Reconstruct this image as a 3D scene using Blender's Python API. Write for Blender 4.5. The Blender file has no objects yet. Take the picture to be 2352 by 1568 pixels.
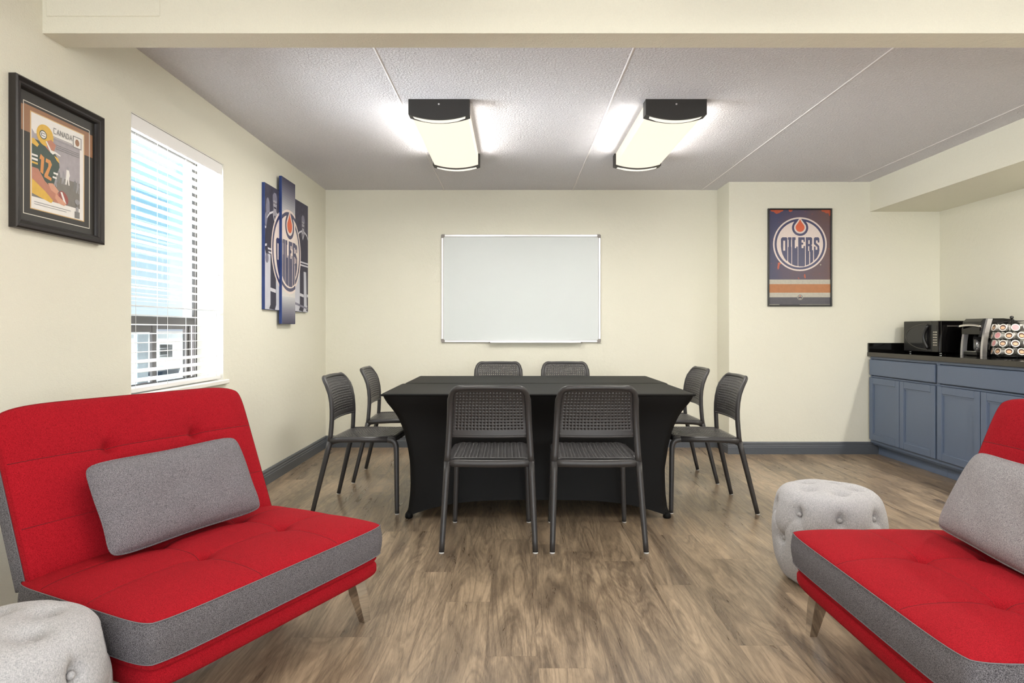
import bpy, math, random
from mathutils import Vector, Matrix
random.seed(7)
SC = bpy.context.scene
COL = SC.collection
pi = math.pi

# ------------------------------------------------------------------ camera
F = 1475.0                    # focal length in pixels of a 2352 px wide frame
HC = 1.11                     # camera height
cd = bpy.data.cameras.new('camera'); cam = bpy.data.objects.new('camera', cd); COL.objects.link(cam)
cd.sensor_fit = 'HORIZONTAL'; cd.sensor_width = 36.0; cd.lens = 36.0 * F / 2352
cd.shift_x = -(1178 - 1176) / 2352.0
cd.shift_y = -(784 - 758) / 2352.0
cam.location = (0, 0, HC); cam.rotation_euler = (pi / 2, 0, 0)
cd.clip_start = 0.05; cd.clip_end = 500
SC.camera = cam

# ------------------------------------------------------------------ world, exposure
SC.view_settings.view_transform = 'Standard'
SC.view_settings.look = 'None'
SC.view_settings.gamma = 1.0
SC.view_settings.use_curve_mapping = False
SC.view_settings.exposure = 0.1
w = bpy.data.worlds.new('sky'); SC.world = w; w.use_nodes = True
nt = w.node_tree; nt.nodes.clear()
o = nt.nodes.new('ShaderNodeOutputWorld'); bg = nt.nodes.new('ShaderNodeBackground')
tc = nt.nodes.new('ShaderNodeTexCoord'); sx = nt.nodes.new('ShaderNodeSeparateXYZ')
cr = nt.nodes.new('ShaderNodeValToRGB')
nt.links.new(tc.outputs['Generated'], sx.inputs[0]); nt.links.new(sx.outputs['Z'], cr.inputs[0])
e = cr.color_ramp.elements
e[0].position = 0.0; e[0].color = (0.74, 0.80, 0.83, 1)
e[1].position = 0.06; e[1].color = (0.60, 0.74, 0.82, 1)
for p, c in ((0.14, (0.36, 0.64, 0.80, 1)), (0.24, (0.20, 0.53, 0.78, 1)), (0.6, (0.17, 0.42, 0.72, 1))):
    q = cr.color_ramp.elements.new(p); q.color = c
bg.inputs['Strength'].default_value = 1.25
nt.links.new(cr.outputs[0], bg.inputs[0]); nt.links.new(bg.outputs[0], o.inputs[0])
sl = bpy.data.lights.new('sun', 'SUN'); sl.energy = 9.0; sl.angle = 0.01; sl.color = (1, 0.96, 0.88)
sun = bpy.data.objects.new('sun', sl); COL.objects.link(sun)
sun.location = (20, 10, 30); sun.rotation_euler = (math.radians(40), 0, math.radians(70))

FIX_POWER = 24.0
SIDE_POWER = 2.8
REAR_FILL_POWER = 150.0
BOUNCE_FILL_POWER = 1150.0
SOFFIT_FILL_POWER = 24.0
NEAR_DIM = 0.45      # the added unseen fill lights before the beam are dimmer
DIFF_EMIT = 1.0
LAMP_COL = (1.0, .97, .91)

# ------------------------------------------------------------------ materials
def lin(c):
    return tuple(((v / 255.0) / 12.92 if v <= 10.3 else (((v / 255.0) + 0.055) / 1.055) ** 2.4) for v in c) + (1,)

def nmat(name):
    m = bpy.data.materials.new(name); m.use_nodes = True
    n = m.node_tree; b = n.nodes['Principled BSDF']
    return m, n, b

def simple(name, rgb, rough=0.5, metal=0.0, noise=0.0, nscale=40, bump=0.0, bscale=200, spec=None, coat=0.0):
    """plain colour with a little procedural mottling and bump"""
    m, n, b = nmat(name)
    L = n.links.new
    c = lin(rgb)
    tc = n.nodes.new('ShaderNodeTexCoord')
    nz = n.nodes.new('ShaderNodeTexNoise'); nz.inputs['Scale'].default_value = nscale; nz.inputs['Detail'].default_value = 4
    L(tc.outputs['Object'], nz.inputs['Vector'])
    mx = n.nodes.new('ShaderNodeMix'); mx.data_type = 'RGBA'
    mx.inputs[6].default_value = tuple(min(1, v * (1 - noise)) for v in c[:3]) + (1,)
    mx.inputs[7].default_value = tuple(min(1, v * (1 + noise)) for v in c[:3]) + (1,)
    L(nz.outputs['Fac'], mx.inputs[0]); L(mx.outputs[2], b.inputs['Base Color'])
    b.inputs['Roughness'].default_value = rough; b.inputs['Metallic'].default_value = metal
    if spec is not None: b.inputs['Specular IOR Level'].default_value = spec
    if coat: b.inputs['Coat Weight'].default_value = coat
    if bump:
        nb = n.nodes.new('ShaderNodeTexNoise'); nb.inputs['Scale'].default_value = bscale; nb.inputs['Detail'].default_value = 3
        L(tc.outputs['Object'], nb.inputs['Vector'])
        bp = n.nodes.new('ShaderNodeBump'); bp.inputs['Strength'].default_value = bump; bp.inputs['Distance'].default_value = 0.01
        L(nb.outputs['Fac'], bp.inputs['Height']); L(bp.outputs[0], b.inputs['Normal'])
    return m

def emit(name, rgb, strength):
    m, n, b = nmat(name)
    b.inputs['Base Color'].default_value = (.02, .02, .02, 1)
    b.inputs['Emission Color'].default_value = lin(rgb); b.inputs['Emission Strength'].default_value = strength
    b.inputs['Roughness'].default_value = 0.5
    return m

def fabric(name, dark, light, scale=420, stretch=(1, 1, 1), bump=0.5, mott=0.12, thread=0.5):
    """woven cloth: fine crossed threads plus slubs"""
    m, n, b = nmat(name); L = n.links.new
    tc = n.nodes.new('ShaderNodeTexCoord')
    outs = []
    for k, st in enumerate(((1, 0.25, 0.25), (0.25, 1, 1))):
        mp = n.nodes.new('ShaderNodeMapping'); mp.inputs['Scale'].default_value = tuple(a * s for a, s in zip(st, stretch))
        L(tc.outputs['Object'], mp.inputs[0])
        nz = n.nodes.new('ShaderNodeTexNoise'); nz.inputs['Scale'].default_value = scale
        nz.inputs['Detail'].default_value = 2.0; nz.inputs['Roughness'].default_value = 0.6
        L(mp.outputs[0], nz.inputs['Vector']); outs.append(nz.outputs['Fac'])
    mm = n.nodes.new('ShaderNodeMath'); mm.operation = 'ADD'; L(outs[0], mm.inputs[0]); L(outs[1], mm.inputs[1])
    mr = n.nodes.new('ShaderNodeMapRange'); mr.inputs[1].default_value = 1.0 - 0.28 / max(thread, .1) * .5; mr.inputs[2].default_value = 1.0 + 0.28 / max(thread, .1) * .5
    L(mm.outputs[0], mr.inputs[0])
    mx = n.nodes.new('ShaderNodeMix'); mx.data_type = 'RGBA'
    mx.inputs[6].default_value = lin(dark); mx.inputs[7].default_value = lin(light)
    L(mr.outputs[0], mx.inputs[0])
    bn = n.nodes.new('ShaderNodeTexNoise'); bn.inputs['Scale'].default_value = 9; bn.inputs['Detail'].default_value = 5
    L(tc.outputs['Object'], bn.inputs['Vector'])
    m2 = n.nodes.new('ShaderNodeMix'); m2.data_type = 'RGBA'; m2.blend_type = 'MULTIPLY'; m2.inputs[0].default_value = 1
    r2 = n.nodes.new('ShaderNodeMapRange'); r2.inputs[3].default_value = 1 - mott; r2.inputs[4].default_value = 1 + mott
    L(bn.outputs['Fac'], r2.inputs[0]); L(mx.outputs[2], m2.inputs[6]); L(r2.outputs[0], m2.inputs[7])
    L(m2.outputs[2], b.inputs['Base Color'])
    b.inputs['Roughness'].default_value = 0.92; b.inputs['Specular IOR Level'].default_value = 0.15
    bp = n.nodes.new('ShaderNodeBump'); bp.inputs['Strength'].default_value = bump; bp.inputs['Distance'].default_value = 0.003
    L(mm.outputs[0], bp.inputs['Height']); L(bp.outputs[0], b.inputs['Normal'])
    return m

def wall_paint(name, rgb, bump=0.35, scale=170, coarse=30, noise=0.03):
    m, n, b = nmat(name); L = n.links.new
    tc = n.nodes.new('ShaderNodeTexCoord')
    a = n.nodes.new('ShaderNodeTexNoise'); a.inputs['Scale'].default_value = scale; a.inputs['Detail'].default_value = 4
    c = n.nodes.new('ShaderNodeTexNoise'); c.inputs['Scale'].default_value = coarse; c.inputs['Detail'].default_value = 2
    L(tc.outputs['Object'], a.inputs['Vector']); L(tc.outputs['Object'], c.inputs['Vector'])
    mm = n.nodes.new('ShaderNodeMath'); mm.operation = 'ADD'; L(a.outputs['Fac'], mm.inputs[0]); L(c.outputs['Fac'], mm.inputs[1])
    bp = n.nodes.new('ShaderNodeBump'); bp.inputs['Strength'].default_value = bump; bp.inputs['Distance'].default_value = 0.006
    L(mm.outputs[0], bp.inputs['Height']); L(bp.outputs[0], b.inputs['Normal'])
    mx = n.nodes.new('ShaderNodeMix'); mx.data_type = 'RGBA'; cc = lin(rgb)
    mx.inputs[6].default_value = tuple(v * (1 - noise) for v in cc[:3]) + (1,); mx.inputs[7].default_value = tuple(min(1, v * (1 + noise)) for v in cc[:3]) + (1,)
    L(a.outputs['Fac'], mx.inputs[0]); L(mx.outputs[2], b.inputs['Base Color'])
    b.inputs['Roughness'].default_value = 0.75; b.inputs['Specular IOR Level'].default_value = 0.25
    return m

def stipple(name, rgb):
    m, n, b = nmat(name); L = n.links.new
    tc = n.nodes.new('ShaderNodeTexCoord')
    v = n.nodes.new('ShaderNodeTexNoise'); v.inputs['Scale'].default_value = 75; v.inputs['Detail'].default_value = 6; v.inputs['Roughness'].default_value = 0.65
    L(tc.outputs['Object'], v.inputs['Vector'])
    mr = n.nodes.new('ShaderNodeMapRange'); mr.inputs[1].default_value = 0.42; mr.inputs[2].default_value = 0.72
    L(v.outputs['Fac'], mr.inputs[0])
    bp = n.nodes.new('ShaderNodeBump'); bp.inputs['Strength'].default_value = 0.75; bp.inputs['Distance'].default_value = 0.011
    L(mr.outputs[0], bp.inputs['Height']); L(bp.outputs[0], b.inputs['Normal'])
    mx = n.nodes.new('ShaderNodeMix'); mx.data_type = 'RGBA'; cc = lin(rgb)
    mx.inputs[6].default_value = tuple(v * .93 for v in cc[:3]) + (1,); mx.inputs[7].default_value = tuple(min(1, v * 1.05) for v in cc[:3]) + (1,)
    L(mr.outputs[0], mx.inputs[0]); L(mx.outputs[2], b.inputs['Base Color'])
    b.inputs['Roughness'].default_value = 0.9; b.inputs['Specular IOR Level'].default_value = 0.1
    return m

def planks(name):
    m, n, b = nmat(name); L = n.links.new
    N = n.nodes.new
    tc = N('ShaderNodeTexCoord')
    def M1(op, a, bb=0.0):
        q = N('ShaderNodeMath'); q.operation = op
        for i, vv in enumerate((a, bb)):
            if isinstance(vv, (int, float)): q.inputs[i].default_value = vv
            else: L(vv, q.inputs[i])
        return q.outputs[0]
    # plank rows along Y, each row shifted by its own random amount
    PW, PL = 0.178, 1.22
    sp = N('ShaderNodeSeparateXYZ'); L(tc.outputs['Object'], sp.inputs[0])
    rx = M1('DIVIDE', M1('ADD', sp.outputs['X'], 20.03), PW); row = M1('FLOOR', rx)
    wn = N('ShaderNodeTexWhiteNoise'); wn.noise_dimensions = '1D'; L(row, wn.inputs['W'])
    ry = M1('ADD', M1('DIVIDE', M1('ADD', sp.outputs['Y'], 20.0), PL), M1('MULTIPLY', wn.outputs['Value'], 7.0)); col = M1('FLOOR', ry)
    cv_ = N('ShaderNodeCombineXYZ'); L(row, cv_.inputs[0]); L(col, cv_.inputs[1])
    w2 = N('ShaderNodeTexWhiteNoise'); w2.noise_dimensions = '2D'; L(cv_.outputs[0], w2.inputs['Vector'])
    tone = w2.outputs['Value']
    def edge(fr_, wd):
        d = M1('MINIMUM', M1('FRACT', fr_), M1('SUBTRACT', 1.0, M1('FRACT', fr_)))
        return M1('LESS_THAN', d, wd)
    joint = M1('MAXIMUM', edge(rx, .0035), edge(ry, .0007))
    off = N('ShaderNodeVectorMath'); off.operation = 'MULTIPLY'; off.inputs[1].default_value = (37, 91, 13)
    L(w2.outputs['Color'], off.inputs[0])
    ad = N('ShaderNodeVectorMath'); ad.operation = 'ADD'; L(tc.outputs['Object'], ad.inputs[0]); L(off.outputs[0], ad.inputs[1])
    def noise(sc, scale, det, rough=0.55, dist=0.0):
        k = N('ShaderNodeMapping'); k.inputs['Scale'].default_value = sc; L(ad.outputs[0], k.inputs[0])
        z = N('ShaderNodeTexNoise'); z.inputs['Scale'].default_value = scale; z.inputs['Detail'].default_value = det
        z.inputs['Roughness'].default_value = rough; z.inputs['Distortion'].default_value = dist
        L(k.outputs[0], z.inputs['Vector']); return z.outputs['Fac']
    broad = noise((6.5, 0.75, 1), 1.4, 5, 0.62, 1.6)
    blot = noise((4.5, 1.1, 1), 1.7, 5, 0.65, 1.3)
    fine = noise((38, 2.4, 1), 2.0, 6, 0.72, 0.5)
    hair = noise((210, 14, 1), 1.3, 4, 0.75)
    # growth-ring figure: contour lines of a slow stretched noise
    ringn = noise((5.2, .62, 1), 1.15, 1.5, .5, .55)
    def math_(op, a, bb):
        q = N('ShaderNodeMath'); q.operation = op
        for i, vv in enumerate((a, bb)):
            if isinstance(vv, (int, float)): q.inputs[i].default_value = vv
            else: L(vv, q.inputs[i])
        return q.outputs[0]
    def rng(x, a, bb, c, d):
        q = N('ShaderNodeMapRange'); q.inputs[1].default_value = a; q.inputs[2].default_value = bb; q.inputs[3].default_value = c; q.inputs[4].default_value = d
        L(x, q.inputs[0]); return q.outputs[0]
    def ring_(k_, lo, hi):
        fr_ = math_('FRACT', math_('MULTIPLY', ringn, k_), 0.0)
        tri = math_('ABSOLUTE', math_('SUBTRACT', fr_, 0.5), 0.0)
        return rng(tri, lo, hi, 0, 1)
    rg = ring_(17.0, .02, .30); rg2 = ring_(39.0, .0, .4)
    g = math_('ADD', math_('MULTIPLY', rng(broad, .3, .7, 0, 1), 0.28), math_('MULTIPLY', rng(fine, .25, .75, 0, 1), 0.18))
    g = math_('ADD', g, math_('MULTIPLY', math_('MULTIPLY', rg, rng(broad, .35, .6, .25, 1)), 0.13))
    g = math_('ADD', g, math_('MULTIPLY', rg2, 0.06))
    g = math_('ADD', g, math_('MULTIPLY', rng(hair, .3, .7, 0, 1), 0.20))
    g = math_('ADD', g, math_('MULTIPLY', tone, 0.14))
    cr = N('ShaderNodeValToRGB'); el = cr.color_ramp.elements
    el[0].position = 0.0; el[0].color = lin((78, 66, 54)); el[1].position = 0.92; el[1].color = lin((184, 163, 138))
    for p, c in ((0.32, (106, 91, 75)), (0.50, (139, 121, 100)), (0.68, (166, 145, 120))):
        q = cr.color_ramp.elements.new(p); q.color = lin(c)
    L(g, cr.inputs[0])
    # dark knots and smoky streaks
    ks = rng(blot, .55, .70, 0, .75)
    kk = math_('MULTIPLY', ks, rng(fine, .35, .6, 1.0, 0.35))
    m1 = N('ShaderNodeMix'); m1.data_type = 'RGBA'; L(kk, m1.inputs[0]); L(cr.outputs[0], m1.inputs[6]); m1.inputs[7].default_value = lin((88, 74, 60))
    # fine joints
    m2 = N('ShaderNodeMix'); m2.data_type = 'RGBA'; L(math_('MULTIPLY', joint, 0.45), m2.inputs[0]); L(m1.outputs[2], m2.inputs[6]); m2.inputs[7].default_value = lin((96, 80, 64))
    L(m2.outputs[2], b.inputs['Base Color'])
    b.inputs['Roughness'].default_value = 0.38
    L(rng(broad, .3, .7, .26, .36), b.inputs['Roughness'])
    b.inputs['Specular IOR Level'].default_value = 0.5
    bp = N('ShaderNodeBump'); bp.inputs['Strength'].default_value = 0.10; bp.inputs['Distance'].default_value = 0.001
    L(math_('ADD', hair, fine), bp.inputs['Height']); L(bp.outputs[0], b.inputs['Normal'])
    return m

M = {}
M['wall'] = wall_paint('cream_wall_paint', (231, 228, 212))
M['ceil'] = stipple('stippled_ceiling', (243, 240, 244))
M['joint'] = simple('ceiling_joint_filler', (232, 228, 228), .9, noise=.05)
M['floor'] = planks('wood_planks')
M['base'] = simple('slate_gloss_paint', (84, 88, 94), .38, noise=.04, bump=.1)
M['red'] = fabric('red_weave', (120, 6, 16), (194, 30, 44), 1300, bump=.55, mott=.08, thread=.55)
M['grey'] = fabric('grey_tweed', (58, 56, 60), (150, 146, 150), 1500, bump=.7, mott=.08, thread=.9)
M['pillow'] = fabric('grey_pillow_tweed', (84, 82, 88), (168, 163, 168), 1300, bump=.8, mott=.08, thread=.9)
M['pillow2'] = fabric('pale_grey_pillow_tweed', (118, 115, 120), (200, 196, 197), 1300, bump=.8, mott=.08, thread=.9)
M['linen'] = fabric('pale_linen', (146, 146, 149), (206, 204, 205), 640, stretch=(1, 1, 1), bump=.35, mott=.05, thread=.4)
M['piping'] = simple('pale_stitching', (112, 109, 113), .9, noise=.1, nscale=400)
M['redpipe'] = simple('red_seam', (92, 8, 16), .9, noise=.1, nscale=400)
M['chrome'] = simple('chrome', (225, 224, 222), .07, 1.0, noise=.02)
M['alu'] = simple('brushed_aluminium', (222, 220, 220), .36, .7, noise=.04, nscale=120)
M['plastic'] = simple('charcoal_resin', (54, 52, 52), .34, noise=.06, bump=.12, bscale=700)
M['white'] = simple('white_plastic', (232, 232, 230), .4, noise=.02)
M['cloth'] = simple('black_stretch_cloth', (9, 8, 8), .6, noise=.12, nscale=300, bump=.12, bscale=900, spec=.22)
M['cloth'].node_tree.nodes['Principled BSDF'].inputs['Sheen Weight'].default_value = 0.0
M['black'] = simple('satin_black', (26, 25, 24), .35, noise=.1)
M['gloss'] = simple('gloss_black', (12, 11, 11), .08, noise=.1)
M['glass_dark'] = simple('smoked_glass', (40, 40, 42), .12, noise=.05)
M['cab'] = simple('slate_blue_cabinet_paint', (98, 112, 136), .42, noise=.03, bump=.12, bscale=260)
M['stone'] = simple('black_polished_stone', (16, 15, 14), .07, noise=.5, nscale=600)
M['stone_edge'] = simple('dark_stone_edge', (58, 54, 48), .3, noise=.2, nscale=500)
M['board'] = simple('white_enamel_board', (214, 219, 218), .42, noise=.01, nscale=6)
M['corner'] = simple('grey_plastic_corner', (140, 134, 130), .5, noise=.04)
M['fixture'] = simple('textured_black_metal', (44, 42, 40), .5, noise=.3, nscale=500, bump=.3, bscale=700)
M['bronze'] = simple('bronze_window_frame', (74, 70, 68), .4, .3, noise=.05)
M['slat'] = simple('white_blind_slat', (240, 238, 236), .45, noise=.01)
M['cord'] = simple('white_cord', (228, 226, 224), .8, noise=.05)
M['frame_wood'] = simple('dark_bronze_wood', (40, 36, 35), .28, noise=.12, nscale=60, bump=.03)
M['diff'] = emit('lit_diffuser', (255, 243, 221), DIFF_EMIT)
M['slot'] = emit('lit_slot', (255, 248, 232), DIFF_EMIT)
M['inner'] = simple('jamb_white', (240, 238, 230), .6, noise=.02, bump=.1)

def glass_mat():
    m, n, b = nmat('window_glass'); L = n.links.new
    n.nodes.remove(b)
    t = n.nodes.new('ShaderNodeBsdfTransparent'); g = n.nodes.new('ShaderNodeBsdfGlossy'); g.inputs['Roughness'].default_value = 0.02
    t.inputs[0].default_value = (.95, .98, .98, 1)
    lw = n.nodes.new('ShaderNodeLayerWeight'); lw.inputs[0].default_value = .5
    pw = n.nodes.new('ShaderNodeMath'); pw.operation = 'POWER'; pw.inputs[1].default_value = 5; L(lw.outputs['Facing'], pw.inputs[0])
    ma = n.nodes.new('ShaderNodeMath'); ma.operation = 'MULTIPLY_ADD'; ma.inputs[1].default_value = .9; ma.inputs[2].default_value = .03; L(pw.outputs[0], ma.inputs[0])
    fr = ma
    mx = n.nodes.new('ShaderNodeMixShader'); L(fr.outputs[0], mx.inputs[0]); L(t.outputs[0], mx.inputs[1]); L(g.outputs[0], mx.inputs[2])
    L(mx.outputs[0], n.nodes['Material Output'].inputs[0])
    return m
M['glass'] = glass_mat()

# ------------------------------------------------------------------ mesh helpers
class MB:
    def __init__(s): s.v = []; s.f = []; s.m = []; s.sm = []
    def add(s, verts, faces, mi=0, smooth=False):
        o = len(s.v); s.v += [tuple(p) for p in verts]
        for f in faces: s.f.append(tuple(i + o for i in f)); s.m.append(mi); s.sm.append(smooth)
        return s
    def box(s, a, b, mi=0, bev=0.0):
        x0, y0, z0 = (min(a[i], b[i]) for i in range(3)); x1, y1, z1 = (max(a[i], b[i]) for i in range(3))
        c = min(bev, (x1 - x0) / 2.01, (y1 - y0) / 2.01, (z1 - z0) / 2.01)
        if c <= 0:
            return s.add([(x0,y0,z0),(x1,y0,z0),(x1,y1,z0),(x0,y1,z0),(x0,y0,z1),(x1,y0,z1),(x1,y1,z1),(x0,y1,z1)],
                  [(0,3,2,1),(4,5,6,7),(0,1,5,4),(1,2,6,5),(2,3,7,6),(3,0,4,7)], mi)
        # chamfered box: 24 verts
        V = []; X = (x0, x1); Y = (y0, y1); Z = (z0, z1); idx = {}
        for i in (0,1):
            for j in (0,1):
                for k in (0,1):
                    sxn = 1 if i == 0 else -1; syn = 1 if j == 0 else -1; szn = 1 if k == 0 else -1
                    idx[(i,j,k,'x')] = len(V); V.append((X[i], Y[j]+syn*c, Z[k]+szn*c))
                    idx[(i,j,k,'y')] = len(V); V.append((X[i]+sxn*c, Y[j], Z[k]+szn*c))
                    idx[(i,j,k,'z')] = len(V); V.append((X[i]+sxn*c, Y[j]+syn*c, Z[k]))
        Fc = []
        def quad(keys, n):
            q = [idx[k] for k in keys]
            p = [Vector(V[t]) for t in q]
            nn = (p[1]-p[0]).cross(p[2]-p[0])
            if nn.dot(Vector(n)) < 0: q.reverse()
            Fc.append(tuple(q))
        for i in (0,1):
            quad([(i,0,0,'x'),(i,1,0,'x'),(i,1,1,'x'),(i,0,1,'x')], (2*i-1,0,0))
            quad([(0,i,0,'y'),(1,i,0,'y'),(1,i,1,'y'),(0,i,1,'y')], (0,2*i-1,0))
            quad([(0,0,i,'z'),(1,0,i,'z'),(1,1,i,'z'),(0,1,i,'z')], (0,0,2*i-1))
        for i in (0,1):
            for j in (0,1):
                quad([(i,j,0,'x'),(i,j,1,'x'),(i,j,1,'y'),(i,j,0,'y')], (2*i-1,2*j-1,0))
                quad([(i,0,j,'x'),(i,1,j,'x'),(i,1,j,'z'),(i,0,j,'z')], (2*i-1,0,2*j-1))
                quad([(0,i,j,'y'),(1,i,j,'y'),(1,i,j,'z'),(0,i,j,'z')], (0,2*i-1,2*j-1))
                for k in (0,1):
                    quad([(i,j,k,'x'),(i,j,k,'y'),(i,j,k,'z')], (2*i-1,2*j-1,2*k-1))
        return s.add(V, Fc, mi)
    def grid(s, fn, nu, nv, mi=0, smooth=True, cu=False, cv=False, flip=False):
        V = []; 
        for i in range(nu + (0 if cu else 1)):
            for j in range(nv + (0 if cv else 1)):
                V.append(tuple(fn(i / nu, j / nv)))
        W = nv + (0 if cv else 1); U = nu + (0 if cu else 1); Fs = []
        for i in range(nu):
            for j in range(nv):
                a = i * W + j; b_ = ((i+1) % U) * W + j; c = ((i+1) % U) * W + (j+1) % W; d = i * W + (j+1) % W
                Fs.append((a, d, c, b_) if flip else (a, b_, c, d))
        return s.add(V, Fs, mi, smooth)
    def tube(s, pts, r, n=12, mi=0, caps=True, closed=False, flat=1.0, up=None):
        P = [Vector(p) for p in pts]; N_ = len(P)
        rs = r if isinstance(r, (list, tuple)) else [r] * N_
        V = []; prev = None
        for i in range(N_):
            if closed: t = P[(i+1) % N_] - P[i-1]
            else: t = P[min(i+1, N_-1)] - P[max(i-1, 0)]
            t.normalize()
            if prev is None:
                a = Vector(up) if up else (Vector((0,0,1)) if abs(t.z) < .9 else Vector((1,0,0)))
                nrm = (a - t * a.dot(t)).normalized()
            else:
                nrm = (prev - t * prev.dot(t)).normalized()
            prev = nrm; bn = t.cross(nrm)
            for k in range(n):
                a = 2 * pi * k / n
                V.append(P[i] + nrm * math.cos(a) * rs[i] + bn * math.sin(a) * rs[i] * flat)
        Fs = []
        for i in range(N_ if closed else N_ - 1):
            for k in range(n):
                a = i*n+k; b_ = i*n+(k+1)%n; j = (i+1) % N_
                Fs.append((a, b_, j*n+(k+1)%n, j*n+k))
        s.add(V, Fs, mi, True)
        if caps and not closed:
            o = len(s.v) - len(V)
            s.f.append(tuple(o + k for k in reversed(range(n)))); s.m.append(mi); s.sm.append(False)
            s.f.append(tuple(o + (N_-1)*n + k for k in range(n))); s.m.append(mi); s.sm.append(False)
        return s
    def lathe(s, prof, n=32, mi=0, c=(0,0,0), smooth=True):
        V = []; 
        for (r, z) in prof:
            for k in range(n):
                a = 2*pi*k/n; V.append((c[0]+r*math.cos(a), c[1]+r*math.sin(a), c[2]+z))
        Fs = []
        for i in range(len(prof)-1):
            for k in range(n):
                Fs.append((i*n+k, i*n+(k+1)%n, (i+1)*n+(k+1)%n, (i+1)*n+k))
        return s.add(V, Fs, mi, smooth)
    def prism(s, poly, axis, a, b, mi=0, smooth=False):
        """extrude polygon (list of 2-tuples) along axis from a to b"""
        n = len(poly)
        def P(p, t):
            return {'x': (t, p[0], p[1]), 'y': (p[0], t, p[1]), 'z': (p[0], p[1], t)}[axis]
        V = [P(p, a) for p in poly] + [P(p, b) for p in poly]
        area = sum(poly[i][0]*poly[(i+1)%n][1]-poly[(i+1)%n][0]*poly[i][1] for i in range(n))
        sgn = (area > 0) != (axis == 'y')
        if b < a: sgn = not sgn
        Fs = []
        f0 = tuple(reversed(range(n))); f1 = tuple(range(n, 2*n))
        if not sgn: f0 = f0[::-1]; f1 = f1[::-1]
        s.add(V, [], mi); o = len(s.v) - 2*n
        s.f += [tuple(o+i for i in f0), tuple(o+i for i in f1)]; s.m += [mi, mi]; s.sm += [False, False]
        for i in range(n):
            q = (i, (i+1) % n, n+(i+1) % n, n+i)
            if not sgn: q = q[::-1]
            s.f.append(tuple(o+k for k in q)); s.m.append(mi); s.sm.append(smooth)
        return s
    def build(s, name, mats, parent=None, mat4=None):
        me = bpy.data.meshes.new(name)
        V = s.v if mat4 is None else [tuple(mat4 @ Vector(p)) for p in s.v]
        me.from_pydata(V, [], s.f)
        if not isinstance(mats, (list, tuple)): mats = [mats]
        for m in mats: me.materials.append(m)
        for p, mi, sm in zip(me.polygons, s.m, s.sm): p.material_index = mi; p.use_smooth = sm
        me.update()
        ob = bpy.data.objects.new(name, me); COL.objects.link(ob)
        if parent: ob.parent = parent
        return ob

def tag(ob, label, cat, group=None, kind=None):
    ob['label'] = label; ob['category'] = cat
    if group: ob['group'] = group
    if kind: ob['kind'] = kind
    return ob
def thing(name, label, cat, loc=(0,0,0), rz=0.0, group=None, kind=None):
    ob = bpy.data.objects.new(name, None); COL.objects.link(ob)
    ob.empty_display_size = .1
    ob.location = loc; ob.rotation_euler = (0, 0, rz)
    return tag(ob, label, cat, group, kind)
def struct(ob, label=None):
    ob['kind'] = 'structure'
    if label: ob['label'] = label
    return ob
def copy_tree(ob, parent=None):
    c = ob.copy(); COL.objects.link(c)
    if parent: c.parent = parent
    for ch in list(ob.children): copy_tree(ch, c)
    return c
def smooth_path(ctrl, n=8):
    """Catmull-Rom through the control points"""
    P = [Vector(p) for p in ctrl]; out = []
    for i in range(len(P)-1):
        p0 = P[max(i-1,0)]; p1 = P[i]; p2 = P[i+1]; p3 = P[min(i+2,len(P)-1)]
        for k in range(n):
            t = k/n
            out.append(.5*((2*p1)+(-p0+p2)*t+(2*p0-5*p1+4*p2-p3)*t*t+(-p0+3*p1-3*p2+p3)*t**3))
    out.append(P[-1]); return out

# ------------------------------------------------------------------ room
XL, XR, YB, YN, ZC = -1.777, 3.83, 6.095, 5.762, 2.44
XS = 1.94                 # where the centre recess of the far wall ends
YF = -3.2                 # wall behind the camera
WY0, WY1, WZ0, WZ1 = 2.989, 3.947, 0.795, 2.13
b = MB(); b.box((XL-.22, YF-.2, -.1), (XR+.2, YB+.2, 0)); struct(b.build('floor', M['floor']), 'wood plank floor')
b = MB(); b.box((XL-.22, YF-.2, ZC), (XR+.2, YB+.2, ZC+.1)); struct(b.build('ceiling', M['ceil']), 'stippled grey ceiling')
b = MB()
b.box((XL-.22, YF-.2, 0), (XL, WY0, ZC)); b.box((XL-.22, WY1, 0), (XL, YB+.2, ZC))
b.box((XL-.22, WY0, 0), (XL, WY1, WZ0)); b.box((XL-.22, WY0, WZ1), (XL, WY1, ZC))
struct(b.build('wall_left', M['wall']))
b = MB(); b.box((XL, YB, 0), (XS, YB+.2, ZC)); struct(b.build('wall_back', M['wall']))
b = MB(); b.box((XS, YN, 0), (XR, YB+.2, ZC)); struct(b.build('wall_back_right', M['wall']))
b = MB(); b.box((XR, YF-.2, 0), (XR+.2, YN, ZC)); struct(b.build('wall_right', M['wall']))
gl_ = bpy.data.lights.new('ground_bounce_fill', 'AREA'); gl_.shape = 'RECTANGLE'; gl_.size = 2.2; gl_.size_y = 1.6; gl_.energy = BOUNCE_FILL_POWER; gl_.color = (.97, .97, 1.0)  # added area light, stands in for daylight bounced off the ground
go_ = bpy.data.objects.new('ground_bounce_fill', gl_); COL.objects.link(go_); go_.location = (-4.6, 3.0, .1)
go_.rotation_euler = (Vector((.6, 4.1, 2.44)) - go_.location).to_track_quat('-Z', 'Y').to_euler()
W2 = (-1.5, 3.4, .35, 1.95)      # unseen window added behind the camera to let fill light in
b = MB(); b.box((XL, YF-.2, 0), (W2[0], YF, ZC)); b.box((W2[1], YF-.2, 0), (XR, YF, ZC))
b.box((W2[0], YF-.2, 0), (W2[1], YF, W2[2])); b.box((W2[0], YF-.2, W2[3]), (W2[1], YF, ZC)); struct(b.build('wall_front', M['wall']))
b = MB()
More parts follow.
